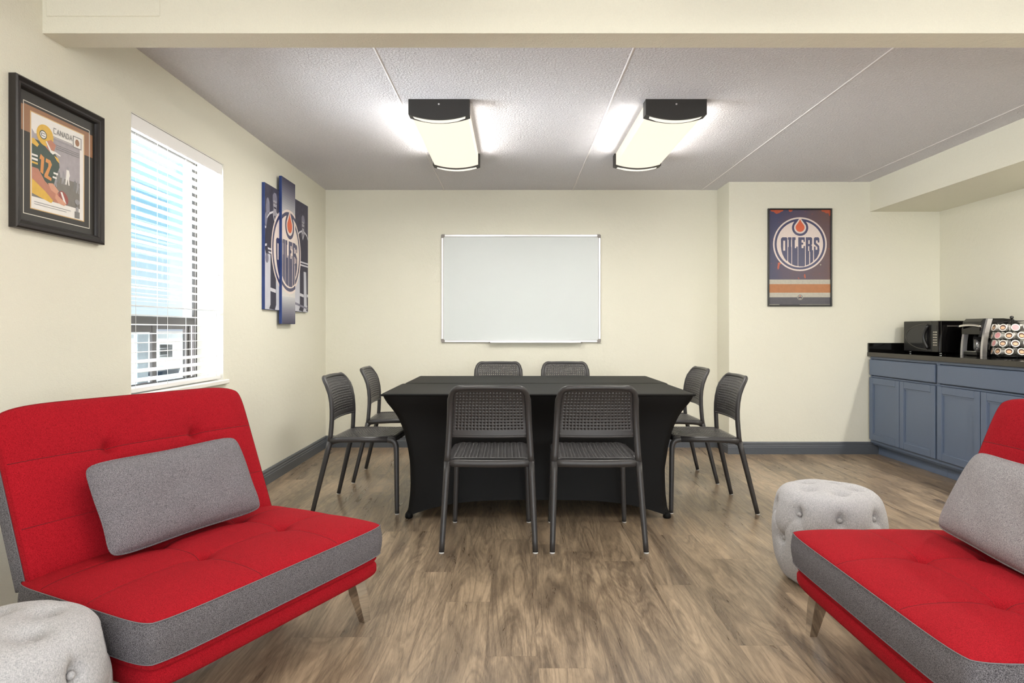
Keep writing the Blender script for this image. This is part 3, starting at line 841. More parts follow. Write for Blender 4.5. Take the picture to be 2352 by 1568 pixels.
def art(name, layers, fn, mats, parent, step=.00025, base=0.0):
    """layers: (polygon, colour key); fn(u, v, depth) -> 3D point; each layer lies a hair over the one before"""
    keys = []; b = MB()
    for i, (poly, key) in enumerate(layers):
        if len(poly) < 3: continue
        if key not in keys: keys.append(key)
        V = [fn(p[0], p[1], base + step*(i+1)) for p in poly]
        b.add(V, [tuple(range(len(V)))], keys.index(key))
    return b.build(name, [mats[k] for k in keys], parent)

# ------------------------------------------------------------------ poster on the right far wall
SP = 1/(6.03*256)         # metres per unit
pc = (580, 791)
def grunge(name, c1, c2, c3, scale=3.0, splat=True):
    m, n, b = nmat(name); L = n.links.new
    tc = n.nodes.new('ShaderNodeTexCoord'); nz = n.nodes.new('ShaderNodeTexNoise'); nz.inputs['Scale'].default_value = scale; nz.inputs['Detail'].default_value = 6
    L(tc.outputs['Object'], nz.inputs['Vector'])
    sp = n.nodes.new('ShaderNodeSeparateXYZ'); L(tc.outputs['Object'], sp.inputs[0])
    ad = n.nodes.new('ShaderNodeMath'); ad.operation = 'MULTIPLY_ADD'; L(sp.outputs['X'], ad.inputs[0]); ad.inputs[1].default_value = 1.1; L(nz.outputs['Fac'], ad.inputs[2])
    cr = n.nodes.new('ShaderNodeValToRGB'); e = cr.color_ramp.elements; e[0].position = .25; e[0].color = lin(c1); e[1].position = .85; e[1].color = lin(c3)
    q = e.new(.52); q.color = lin(c2); L(ad.outputs[0], cr.inputs[0])
    n2 = n.nodes.new('ShaderNodeTexNoise'); n2.inputs['Scale'].default_value = 45; n2.inputs['Detail'].default_value = 5; L(tc.outputs['Object'], n2.inputs['Vector'])
    mr = n.nodes.new('ShaderNodeMapRange'); mr.inputs[1].default_value = .69; mr.inputs[2].default_value = .74; L(n2.outputs['Fac'], mr.inputs[0])
    mx = n.nodes.new('ShaderNodeMix'); mx.data_type = 'RGBA'; L(mr.outputs[0], mx.inputs[0]); L(cr.outputs[0], mx.inputs[6]); mx.inputs[7].default_value = lin((182, 84, 58))
    L(mx.outputs[2], b.inputs['Base Color']); b.inputs['Roughness'].default_value = .4
    return m
PR = {
 'navy': simple('print_navy', (58, 58, 96), .35, noise=.15, nscale=60),
 'cream': simple('print_cream', (228, 212, 205), .35, noise=.05, nscale=60),
 'orange': simple('print_orange', (214, 96, 58), .35, noise=.06, nscale=60),
 'rust': simple('print_rust', (186, 86, 58), .35, noise=.2, nscale=80),
 'bg': grunge('print_indigo_grunge', (66, 66, 98), (84, 70, 90), (104, 76, 74)),
 'stripe': simple('print_grey_stripe', (186, 180, 166), .4, noise=.2, nscale=60),
 'amber': simple('print_amber_stripe', (176, 114, 68), .4, noise=.15, nscale=30),
 'slate': simple('print_slate_stripe', (76, 74, 82), .4, noise=.2, nscale=30),
}
po = thing('framed_poster', 'framed navy and orange poster with a round drop badge on the right far wall', 'poster', (2.571, YN, 1.7615))
hw, hh = .288, .4385
b = MB()
b.box((-hw, -.018, -hh), (-hw+.013, 0, hh), bev=.003); b.box((hw-.013, -.018, -hh), (hw, 0, hh), bev=.003)
b.box((-hw+.013, -.018, -hh), (hw-.013, 0, -hh+.013), bev=.003); b.box((-hw+.013, -.018, hh-.013), (hw-.013, 0, hh), bev=.003)
b.build('frame', M['black'], po)
lay = [(rect(153,130,1010,1096), 'bg'), (rect(153,1096,1010,1160), 'stripe'), (rect(153,1160,1010,1278), 'amber'), (rect(153,1278,1010,1342), 'stripe'), (rect(153,1342,1010,1455), 'slate'),
 ([(165,130),(355,130),(350,150),(322,160),(300,176),(262,188),(240,178),(222,160),(190,156)], 'rust'), ([(425,130),(485,130),(478,150),(452,164),(432,152)], 'rust'),
 ([(875,130),(1010,130),(1010,205),(990,218),(980,180),(940,178),(918,162),(890,158)], 'rust'),
 ([(280,862),(325,862),(322,880),(302,888),(296,940),(280,962),(270,930),(278,890)], 'rust'), ([(648,1015),(660,1030),(664,1070),(655,1084),(642,1060),(640,1034)], 'rust'), (circ(870,892,9,12), 'stripe')]
lay += logo()
lay += [(circ(586,1340,39,24), 'stripe'), (circ(586,1340,34,24), 'slate'), (circ(586,1340,28,20), 'stripe'), (rect(562,1334,610,1358), 'slate'), (drop(586,1326,7,1312), 'orange'), (rect(160,1440,300,1446), 'stripe'), (rect(580,1440,1000,1444), 'stripe')]
b = MB(); b.box((-hw+.012, -.004, -hh+.012), (hw-.012, -.001, hh-.012)); b.build('backing', M['black'], po)
art('poster_print', lay, lambda u, v, d: ((u-pc[0])*SP, -.0045-d, (pc[1]-v)*SP), PR, po, step=.00004)

# ------------------------------------------------------------------ three-panel canvas on the left wall
PR.update({
 'ice': simple('print_ice', (196, 196, 206), .6, noise=.12, nscale=14),
 'crowd': simple('print_dark_crowd', (62, 60, 80), .6, noise=.6, nscale=26),
 'jersey': simple('print_dark_jersey', (48, 46, 66), .6, noise=.25, nscale=40),
 'pale': simple('print_pale', (206, 204, 212), .6, noise=.1, nscale=40),
 'skin': simple('print_grey_face', (158, 154, 164), .6, noise=.3, nscale=60),
 'edge': simple('print_blue_edge', (38, 62, 122), .6, noise=.3, nscale=12),
 'smoke': simple('print_smoke', (126, 124, 142), .6, noise=.6, nscale=18),
 'mist': simple('print_mist', (214, 210, 206), .6, noise=.08, nscale=30),
 'ink': simple('print_ink', (44, 42, 62), .6, noise=.3, nscale=20),
})
for q in range(16): PR['tone%d' % q] = simple('print_tone_%d' % q, tuple(int(206-(206-c)*(q+1)/16.5) for c in (62, 60, 84)), .6, noise=.12, nscale=260)
LY, LZ, LR = 4.985, 1.715, .325            # badge centre and radius on the canvas
def player(y, z, s):
    """standing hockey player drawn in simple areas; y along wall, z up"""
    Q = lambda pts: [(y+s*a, z+s*b_) for a, b_ in pts]
    return [(Q([(-.10,-.42),(-.04,-.44),(.03,-.42),(.02,-.05),(.10,-.05),(.12,-.40),(.2,-.43),(.23,-.39),(.17,.02),(-.10,.02)]), 'jersey'),
     (Q([(-.13,-.46),(.0,-.47),(.03,-.42),(-.08,-.40)]), 'ink'), (Q([(.10,-.46),(.22,-.47),(.24,-.41),(.14,-.40)]), 'ink'),
     (Q([(-.16,.0),(-.20,.2),(-.15,.34),(-.04,.38),(.08,.38),(.17,.32),(.20,.14),(.17,-.02)]), 'jersey'),
     (Q([(-.18,.30),(-.12,.35),(-.04,.375),(-.005,.30),(.04,.375),(.12,.35),(.18,.29),(.18,.275),(.12,.33),(.05,.355),(-.005,.275),(-.05,.355),(-.12,.33),(-.18,.285)]), 'pale'),
     (Q([(-.17,.05),(.17,.05),(.17,.035),(-.17,.035)]), 'pale'), (Q([(-.17,.02),(.17,.02),(.17,.005),(-.17,.005)]), 'pale'), (Q([(-.10,-.28),(.02,-.29),(.02,-.32),(-.10,-.31)]), 'pale'), (Q([(.12,-.28),(.20,-.29),(.20,-.32),(.12,-.31)]), 'pale'),
     (Q([(-.05,.34),(.05,.34),(.03,.40),(-.03,.40)]), 'skin'), (ell(y+.0*s, z+.44*s, .042*s, .062*s), 'skin'), (Q([(-.05,.455),(-.048,.51),(-.02,.535),(.03,.535),(.05,.50),(.05,.455),(.03,.47),(-.03,.47)]), 'smoke'), (Q([(-.03,.415),(.03,.415),(.025,.40),(-.02,.40)]), 'ink'), (Q([(-.035,.45),(-.008,.45),(-.008,.442),(-.035,.442)]), 'ink'), (Q([(.008,.45),(.035,.45),(.035,.442),(.008,.442)]), 'ink'),
     (Q([(-.19,.22),(-.24,.08),(-.20,-.02),(-.14,.0),(-.18,.08),(-.15,.16)]), 'ink'), (Q([(-.245,.07),(-.18,.08),(-.185,.06),(-.243,.05)]), 'pale'), (ell(y-.18*s, z-.04*s, .035*s, .04*s), 'smoke')]
def badge():
    k = LR/372.0
    return [([(LY+(p[0]-583)*k, LZ-(p[1]-607)*k) for p in poly], key) for poly, key in logo()]
cv = thing('canvas_print', 'three-panel canvas print of hockey players and a round badge on the left wall', 'canvas print', (XL, 4.9, 1.715))
TC = Matrix.Translation((-XL, -4.9, -1.715))
panels = [(4.543, 4.822, 1.258, 2.158, XL+.0, XL+.022), (4.822, 5.118, 1.158, 2.270, XL+.020, XL+.042), (5.118, 5.50, 1.262, 2.170, XL+.0, XL+.022)]
for k, (ya, yb, za, zb, xa, xf) in enumerate(panels):
    b = MB(); b.box((xa, ya, za), (xf, yb, zb), bev=.002)
    b.build('canvas_panel', PR['edge'], cv, TC)
    R = [(y_, z_) for y_, z_ in ((ya+.002, za+.002), (yb-.002, za+.002), (yb-.002, zb-.002), (ya+.002, zb-.002))]
    if k == 1:
        lay = [(R, 'mist')] + [(rect(ya+.002, zb-.0175*(16-q), yb-.002, zb-.002), 'tone%d' % q) for q in range(16)] + [(rect(ya+.002, za+.002, yb-.002, za+.013*(16-q)), 'tone%d' % q) for q in range(16)]
    else:
        lay = [(rect(ya+.002, 1.72 if k == 0 else 1.60, yb-.002, zb-.002), 'crowd'), (rect(ya+.002, za+.002, yb-.002, 1.72 if k == 0 else 1.60), 'ice')]
        if k == 0:
            lay += [(ell(4.60, 1.99, .035, .07), 'smoke'), (ell(4.59, 1.90, .05, .06), 'smoke'), (rect(4.545, 1.835, 4.60, 1.85), 'pale')] + player(4.735, 1.66, .86)
        else:
            lay += player(5.37, 1.64, .80) + [([(5.15,1.34),(5.48,1.30),(5.48,1.285),(5.15,1.32)], 'smoke')]
    lay += badge()
    out = []
    for poly, key in lay:
        c_ = clip(poly, ya+.002, yb-.002)
        c_ = [(p[0], min(max(p[1], za+.002), zb-.002)) for p in c_]
        if len(c_) > 2: out.append((c_, key))
    art('printed_face', out, lambda u, v, d: (xf+.0003+d-XL, u-4.9, v-1.715), PR, cv, step=.00004)

# ------------------------------------------------------------------ framed football picture on the left wall
PR.update({
 'mat': simple('olive_black_mat', (52, 49, 44), .6, noise=.1), 'matlow': simple('mat_shade', (66, 62, 54), .6, noise=.05),
 'tan': simple('tan_mat', (150, 104, 66), .5, noise=.1, nscale=8), 'line': simple('mat_line', (226, 222, 208), .5),
 'gold': simple('gold_line', (206, 168, 106), .4), 'paper': simple('print_paper', (236, 232, 226), .5, noise=.02),
 'field': simple('print_field', (118, 112, 104), .5, noise=.2, nscale=40), 'haze': simple('print_haze', (164, 156, 160), .5, noise=.15, nscale=50),
 'green': simple('print_green', (34, 58, 42), .5, noise=.3, nscale=50), 'yellow': simple('print_yellow', (222, 176, 52), .5, noise=.15, nscale=50),
 'flesh': simple('print_flesh', (186, 120, 92), .5, noise=.15, nscale=50), 'flesh2': simple('print_flesh_light', (212, 152, 122), .5, noise=.1, nscale=50),
 'numb': simple('print_number', (214, 140, 60), .5, noise=.1, nscale=50), 'ball': simple('print_ball', (150, 66, 56), .5, noise=.2, nscale=40), 'grayp': simple('print_grey', (150, 148, 150), .5, noise=.3, nscale=60),
 'silver': simple('print_silver', (120, 118, 116), .5, noise=.3, nscale=60),
})
fr = thing('framed_picture', 'dark framed football player print hanging left of the window', 'picture', (XL, 2.508, 1.746))
fy, fz = .246, .2715
# moulded frame: sweep a profile round the rectangle
fp = [(0,0),(0,.026),(.006,.030),(.012,.026),(.018,.022),(.026,.024),(.032,.020),(.034,.012),(.036,.006),(.036,0)]
b = MB(); V = []; 
for (o_, h_) in fp:
    for sy_, sz_ in ((-1,-1),(1,-1),(1,1),(-1,1)): V.append((h_, sy_*(fy-o_), sz_*(fz-o_)))
Fs = []
for i in range(len(fp)-1):
    for k in range(4): Fs.append((i*4+k, i*4+(k+1)%4, (i+1)*4+(k+1)%4, (i+1)*4+k))
b.add(V, Fs); b.build('frame', M['frame_wood'], fr)
b = MB(); b.box((.0005, -fy+.03, -fz+.03), (.003, fy-.03, fz-.03)); b.build('mat_board', PR['mat'], fr)
# measuring frame of the print: u 0..1 along the wall (near to far), v 0..1 top to bottom, inside the mat opening
iy, iz = fy-.036, fz-.036
def FU(u, v, d): return (.0034+d, -iy+2*iy*u, iz-2*iz*v)
R2 = lambda a, b_, c, d: rect(a, b_, c, d)
lay = [(R2(.02,.11,.98,.31), 'tan'), (R2(.065,.075,.935,.95), 'line'), (R2(.073,.081,.927,.944), 'mat'), (R2(.073,.10,.927,.31), 'tan'),
 (R2(.145,.135,.855,.90), 'gold'), (R2(.158,.143,.842,.893), 'paper'), (R2(.165,.27,.79,.78), 'haze'), (R2(.165,.58,.79,.80), 'field'),
 ([(.165,.27),(.38,.20),(.38,.27),(.2,.30)], 'paper')]
# small white and dark players in the background
for (cx_, cy_, k_, s_) in ((.50,.57,'silver',.6),(.56,.57,'grayp',.6),(.62,.54,'paper',.85),(.72,.60,'silver',.6),(.76,.61,'grayp',.6),(.46,.62,'grayp',.5)):
    lay += [([(cx_-.02*s_,cy_-.05*s_),(cx_+.02*s_,cy_-.05*s_),(cx_+.035*s_,cy_),(cx_+.02*s_,cy_+.03*s_),(cx_+.03*s_,cy_+.10*s_),(cx_+.012*s_,cy_+.10*s_),(cx_,cy_+.04*s_),(cx_-.02*s_,cy_+.10*s_),(cx_-.04*s_,cy_+.10*s_),(cx_-.025*s_,cy_+.0)], k_), (ell(cx_, cy_-.065*s_, .016*s_, .018*s_, 12), 'grayp')]
# main player
lay += [([(.165,.76),(.165,.60),(.30,.62),(.42,.68),(.43,.79),(.40,.815),(.165,.775)], 'yellow'),
 ([(.165,.345),(.26,.345),(.36,.37),(.45,.40),(.50,.45),(.51,.50),(.47,.57),(.44,.64),(.40,.68),(.30,.66),(.165,.62)], 'green'),
 ([(.165,.345),(.19,.34),(.25,.375),(.23,.40),(.165,.385)], 'yellow'), ([(.44,.42),(.49,.43),(.51,.47),(.47,.45)], 'yellow'),
 (R2(.165,.465,.235,.48), 'paper'), (R2(.165,.495,.235,.512), 'paper'), (R2(.165,.525,.235,.54), 'yellow'), ([(.43,.555),(.49,.555),(.485,.57),(.43,.57)], 'paper'), ([(.42,.59),(.475,.59),(.47,.605),(.42,.605)], 'paper'),
 ([(.27,.445),(.315,.465),(.30,.60),(.265,.59),(.275,.49),(.255,.485)], 'numb'), ([(.335,.465),(.39,.47),(.41,.50),(.38,.555),(.36,.60),(.405,.61),(.40,.635),(.315,.62),(.315,.60),(.365,.525),(.365,.50),(.33,.495)], 'numb'),
 ([(.165,.57),(.24,.57),(.32,.65),(.42,.70),(.50,.72),(.56,.77),(.52,.80),(.44,.80),(.33,.735),(.165,.66)], 'flesh'),
 ([(.36,.66),(.42,.65),(.50,.70),(.47,.73),(.40,.71)], 'flesh2'),
 (ell(.56,.745,.07,.05,24,.5), 'ball'), ([(.52,.70),(.545,.70),(.60,.79),(.575,.80)], 'paper'), ([(.46,.725),(.54,.76),(.60,.79),(.57,.81),(.50,.80),(.45,.765)], 'flesh2'),
 ([(.30,.30),(.42,.31),(.45,.34),(.44,.38),(.38,.40),(.32,.37)], 'flesh'),
 (ell(.325,.285,.105,.085,28), 'yellow'), ([(.33,.33),(.40,.30),(.46,.33),(.43,.40),(.36,.38)], 'flesh'), (ell(.30,.285,.045,.036,20), 'green'), (ell(.30,.285,.036,.028,20), 'paper'), (R2(.275,.272,.325,.277), 'green'), (R2(.275,.292,.325,.297), 'green'), (R2(.275,.272,.283,.297), 'green'),
 ([(.33,.33),(.345,.325),(.40,.385),(.46,.385),(.52,.40),(.52,.408),(.45,.40),(.42,.415),(.39,.405)], 'paper'),
 # stamp box, cup
 (R2(.69,.185,.81,.285), 'silver'), (R2(.70,.192,.80,.278), 'paper'), (ell(.75,.235,.03,.03,14), 'tan'),
 (R2(.715,.83,.785,.885), 'silver'), (R2(.73,.79,.77,.83), 'grayp'), (R2(.742,.76,.758,.79), 'silver'), (ell(.75,.745,.035,.022,16), 'grayp')]
# lines of small print
for k in range(2): lay.append((R2(.42, .262+.022*k, .68, .268+.022*k), 'grayp'))
for k in range(3): lay.append((R2(.46, .322+.016*k, .78, .327+.016*k), 'silver'))
lay += [(R2(.19,.835,.66,.840), 'grayp'), (R2(.19,.853,.60,.857), 'grayp')]
# CANADA, letter strokes
def strokes(ch):
    return {'C': [((1,0),(0,0)),((0,0),(0,1)),((0,1),(1,1))], 'A': [((0,1),(.5,0)),((.5,0),(1,1)),((.22,.62),(.78,.62))],
            'N': [((0,1),(0,0)),((0,0),(1,1)),((1,1),(1,0))], 'D': [((0,0),(0,1)),((0,0),(.7,.05)),((.7,.05),(1,.5)),((1,.5),(.7,.95)),((.7,.95),(0,1))]}[ch]
x_ = .432
for ch in 'CANADA':
    for (a, c_) in strokes(ch):
        A = Vector((x_+a[0]*.031, .195+a[1]*.042)); B_ = Vector((x_+c_[0]*.031, .195+c_[1]*.042))
        d_ = (B_-A).normalized(); nn = Vector((-d_.y, d_.x))*.0032
        lay.append(([tuple(A+nn-d_*.002), tuple(B_+nn+d_*.002), tuple(B_-nn+d_*.002), tuple(A-nn-d_*.002)], 'silver'))
    x_ += .0425
art('printed_picture', lay, FU, PR, fr, step=.00002)

# ------------------------------------------------------------------ counter along the right wall
CX = 3.203
for i, (ya, yb, lab) in enumerate(((4.836, 5.750, 'slate blue base cabinet under the microwave, against the far wall'),
                                 (3.92, 4.834, 'slate blue base cabinet behind the right red sofa, second from the far wall'),
                                 (3.004, 3.918, 'slate blue base cabinet nearest the camera, hidden behind the right red sofa'))):
    t = thing('base_cabinet', lab, 'cabinet', (CX, (ya+yb)/2, 0), 0, 'slate blue base cabinets')
    w2 = (yb-ya)/2; D = XR - CX - .002
    b = MB(); b.box((.02, -w2, .09), (D, w2, .874)); b.box((0, -w2, .11), (.02, -w2+.018, .874)); b.box((0, w2-.018, .11), (.02, w2, .874))
    b.box((0, -w2+.018, .856), (.02, w2-.018, .874)); b.box((0, -w2+.018, .692), (.02, w2-.018, .704)); b.box((0, -w2+.018, .11), (.02, w2-.018, .15))
    b.build('carcass', M['cab'], t)
    b = MB(); b.box((.07, -w2, .001), (D, w2, .09)); b.build('toe_kick', M['cab'], t)
    b = MB(); b.box((-.019, -w2+.012, .712), (0, w2-.012, .850), bev=.004); b.build('drawer_front', M['cab'], t)
    for (a, c_) in ((-w2+.010, -.004), (.004, w2-.010)):
        b = MB(); s_ = .055; za, zb = .138, .690
        b.box((-.019, a, za), (0, a+s_, zb), bev=.003); b.box((-.019, c_-s_, za), (0, c_, zb), bev=.003)
        b.box((-.019, a+s_, za), (0, c_-s_, za+s_), bev=.003); b.box((-.019, a+s_, zb-s_), (0, c_-s_, zb), bev=.003)
        # bead and sunk panel
        b.box((-.013, a+s_, za+s_), (-.002, a+s_+.010, zb-s_)); b.box((-.013, c_-s_-.010, za+s_), (-.002, c_-s_, zb-s_))
        b.box((-.013, a+s_+.01, za+s_), (-.002, c_-s_-.01, za+s_+.010)); b.box((-.013, a+s_+.01, zb-s_-.010), (-.002, c_-s_-.01, zb-s_))
        b.box((-.008, a+s_+.01, za+s_+.01), (0, c_-s_-.01, zb-s_-.01))
        b.build('door', M['cab'], t)
ct = thing('countertop', 'polished black stone counter along the right wall', 'countertop', (CX-.023, 4.376, .876))
b = MB(); b.box((0, -1.372, 0), (XR-CX+.021, 1.384, .038), bev=.003); b.build('slab', M['stone'], ct)
b = MB(); b.box((-.0015, -1.372, .002), (.0, 1.384, .036)); b.build('front_edge', M['stone_edge'], ct)
b = MB(); b.box((.002, 1.364, .038), (XR-CX+.021, 1.385, .120), bev=.002); b.box((XR-CX+.001, -1.372, .038), (XR-CX+.021, 1.364, .120), bev=.002); b.build('backsplash', M['stone'], ct)
TOPZ = .914

# microwave, front faces -x
mw = thing('microwave', 'black microwave with an oval door window in the counter corner', 'microwave', (3.45, 5.42, TOPZ))
y0, y1, zb_, zt_ = -.228, .228, .016, .272     # y1 is the far (left in photo) side
b = MB(); b.box((.012, y0, zb_), (.355, y1, zt_), bev=.004); b.build('body', M['gloss'], mw)
b = MB(); b.box((-.012, y0+.078, zb_), (.012, y1, zt_), bev=.004); dr = b.build('door', M['black'], mw)
b = MB()
def half_oval(u, v):
    # flat on the handle side, round towards the far end
    P_ = []
    for k in range(25):
        a = pi/2 + pi*k/24
        P_.append((y0+.135 - math.cos(a)*.285, .142+math.sin(a)*.106))
    return P_
ov = half_oval(0,0); b.prism([(p[0], p[1]) for p in ov], 'x', -.0145, -.0118); b.build('door_window', M['glass_dark'], dr)
b = MB(); pts = [(-.0155, p[0], p[1]) for p in ov]; b.tube(pts, .0028, 8); b.build('window_rim', simple('dark_grey_rim', (92, 88, 80), .3), dr)
b = MB(); hp = [(-.018-.018*math.sin(pi*k/12), y0+.118+.028*math.sin(pi*k/12), .045+.19*k/12) for k in range(13)]; b.tube(hp, .013, 10, flat=1.3); b.build('handle', M['black'], dr)
b = MB(); b.box((-.012, y0, zb_), (.012, y0+.076, zt_), bev=.004); cp = b.build('control_panel', M['gloss'], mw)
b = MB(); b.box((-.0135, y0+.014, .20), (-.0118, y0+.062, .235)); b.build('display', M['glass_dark'], cp)
kb = simple('pale_keypad_print', (176, 170, 156), .4)
for r in range(6):
    for c_ in range(3):
        b = MB(); yy = y0+.014+.0175*c_; zz = .180-.021*r; b.box((-.0132, yy, zz-.006), (-.0119, yy+.013, zz+.005)); b.build('key', kb, cp)
for xx in (.03, .32):
    for yy in (y0+.03, y1-.03):
        b = MB(); b.lathe([(0,0),(.012,0),(.012,.016),(0,.016)], 14, c=(xx, yy, 0)); b.build('foot', M['chrome'] if xx < .1 else M['black'], mw)
b = MB(); b.box((.06, y0-.0012, .225), (.33, y0, .235)); b.build('side_trim', simple('dark_chrome_trim', (120, 116, 110), .25, .6), mw)

# single-cup coffee machine, front faces -x
cm = thing('coffee_machine', 'black single-cup coffee machine with silver curved side rails beside the microwave', 'coffee machine', (3.535, 4.955, TOPZ))
hwm = .108
def side_curve(z):   # x of the front face by height: leans back towards the top
    return .0 + .045*(z/.285)**2
b = MB(); P_ = [(.095+.0*k, 0.0) for k in range(1)] + [(.285,0),(.285,.25),(.26,.278),(.18,.286),(.10,.285)] + [(side_curve(z)+.075, z) for z in (.25,.2,.15,.1,.05)]
b.prism(P_, 'y', -hwm+.018, hwm-.018); b.build('body', M['gloss'], cm)
b = MB(); b.prism([(.16,0),(.285,0),(.288,.24),(.262,.27),(.2,.272)], 'y', -hwm-.004, -hwm+.018); b.build('side_panel', M['gloss'], cm)
for s in (-1, 1):
    b = MB(); zs_ = [0, .04,.08,.12,.16,.20,.24,.27,.283]
    zl = zs_ if s < 0 else zs_[:7]
    P_ = [(side_curve(z), z) for z in zl] + [(side_curve(z)+.035, z) for z in reversed(zl)]
    b.prism(P_, 'y', s*hwm-.011, s*hwm+.011); rl = b.build('side_rail', M['alu'], cm)
    rl['label'] = 'silver curved rail'
b = MB(); b.prism([(side_curve(.17)-.02,.165),(.14,.15),(.14,.27),(.10,.286),(.03,.284),(.005,.262),(-.005,.20)], 'y', -hwm+.012, hwm-.012); b.build('brew_head', M['gloss'], cm)
b = MB(); b.tube([(-.012+.012*math.cos(a), -hwm+.0+ (2*hwm)*(k/12), .222+.012*math.sin(pi*k/12)) for k, a in enumerate([pi*q/12 for q in range(13)])], .010, 10, flat=.5)
b.build('lift_handle', M['chrome'], cm)
b = MB(); b.box((-.012, -.07, .002), (.10, .07, .032), bev=.006); dt = b.build('drip_tray', M['black'], cm)
b = MB(); b.box((-.004, -.055, .0325), (.085, .055, .0345)); b.build('drip_grille', M['chrome'], dt)
b = MB(); b.lathe([(0,.034),(.03,.034),(.034,.06),(.036,.145),(0,.145)], 24, c=(.06, .0, 0)); b.build('column', simple('dark_brushed_metal', (120, 120, 122), .2, .9), cm)

# pod carousel
cxp, cyp = 3.585, 4.615
ca = thing('pod_carousel', 'black wire carousel filled with coffee pods at the edge of the photo', 'pod rack', (cxp, cyp, TOPZ))
b = MB(); b.lathe([(0,.006),(.085,.006),(.09,.010),(.085,.016),(0,.016)], 36); b.tube([(.0,.0,.01),(.0,.0,.275)], .006, 10); b.build('base', M['black'], ca)
b = MB()
for z in (.022, .078, .135, .192, .246): b.tube([(.082*math.cos(a), .082*math.sin(a), z) for a in [2*pi*k/40 for k in range(40)]], .0016, 6, closed=True)
b.tube([(.105*math.cos(a), .105*math.sin(a), .262) for a in [2*pi*k/40 for k in range(40)]], .0018, 6, closed=True)
for k in range(9):
    a = 2*pi*(k+.5)/9; b.tube([(.082*math.cos(a), .082*math.sin(a), .012), (.082*math.cos(a), .082*math.sin(a), .25), (0, 0, .264)], .0016, 6)
b.build('wire_frame', M['black'], ca)
b = MB(); b.lathe([(0,.27),(.006,.27),(.006,.276),(.011,.281),(.0125,.288),(.010,.296),(0,.299)], 18); b.build('knob', M['black'], ca)
for k in range(3):
    b = MB(); a = 2*pi*k/3+.3; b.lathe([(0,0),(.006,0),(.006,.007),(0,.007)], 10, c=(.07*math.cos(a), .07*math.sin(a), 0)); b.build('foot', M['black'], ca)
podw = simple('pod_white_plastic', (226, 222, 216), .4); foil = simple('pod_lid_white', (232, 224, 214), .35, noise=.03)
pinkm = simple('pod_print_pink', (216, 150, 152), .4, noise=.3, nscale=300); brown = simple('pod_print_brown', (92, 66, 52), .4, noise=.4, nscale=300); tanm = simple('pod_print_tan', (206, 166, 128), .4, noise=.2, nscale=300)
def pod(kind):
    b = MB(); b.lathe([(0,-.044),(.016,-.044),(.018,-.042),(.0225,-.002),(.0255,-.001),(.0255,.001),(.0,.001)], 22); p = b.build('coffee_pod', podw)
    b = MB(); b.lathe([(.0249,.0012),(.0,.0014)], 22, 0)
    if kind == 'pink': b.lathe([(.0205,.0016),(.0,.0017)], 20, 1)
    else:
        b.lathe([(.0195,.0016),(.0,.0017)], 20, 1)
        b.add([(x*.0145, y*.0145-.003, .0019) for x, y in [(math.cos(2*pi*k/12), .7*math.sin(2*pi*k/12)) for k in range(12)]], [tuple(range(12))], 2)
    b.build('lid', [foil, pinkm if kind == 'pink' else brown, tanm], p)
    return p
proto = {'pink': pod('pink'), 'brown': pod('brown')}; used = {'pink': False, 'brown': False}
rown = ['bottom', 'second', 'third', 'top']
ordn = ['first', 'second', 'third', 'fourth', 'fifth', 'sixth']
for r in range(4):
    row_ = []
    for k in range(10):
        a = 2*pi*(k + .5*(r % 2))/10 + .15
        X_, Y_ = cxp+math.cos(a)*.112, cyp+math.sin(a)*.112
        row_.append((math.cos(a)*(-cxp)+math.sin(a)*(-cyp), X_/Y_, a, k))
    row_.sort(key=lambda q: -q[0])
    vis = sorted(row_[:5], key=lambda q: q[1]); hid = row_[5:]
    for n_i, q in enumerate(vis + hid):
        a, k = q[2], q[3]
        kind = 'pink' if (k*2+r*3) % 5 == 1 else 'brown'
        p = proto[kind] if not used[kind] else copy_tree(proto[kind]); used[kind] = True
        z = TOPZ + .046 + .0565*r; R_ = .114
        d = Vector((math.cos(a)*math.cos(.24), math.sin(a)*math.cos(.24), math.sin(.24)))
        up = Vector((0,0,1)); xax = up.cross(d).normalized(); yax = d.cross(xax)
        mt = Matrix((xax, yax, d)).transposed().to_4x4()
        mt.translation = Vector((cxp+math.cos(a)*R_, cyp+math.sin(a)*R_, z))
        p.matrix_world = mt
        lid = 'a pink lid' if kind == 'pink' else 'a brown and cream lid'
        if n_i < 5: tag(p, 'pod with %s, %s from left in the %s carousel row' % (lid, ordn[n_i], rown[r]), 'coffee pod', 'coffee pods in the carousel')
        else: tag(p, 'hidden %s pod at the back of the %s carousel row' % (ordn[n_i-5], rown[r]), 'coffee pod', 'coffee pods in the carousel')

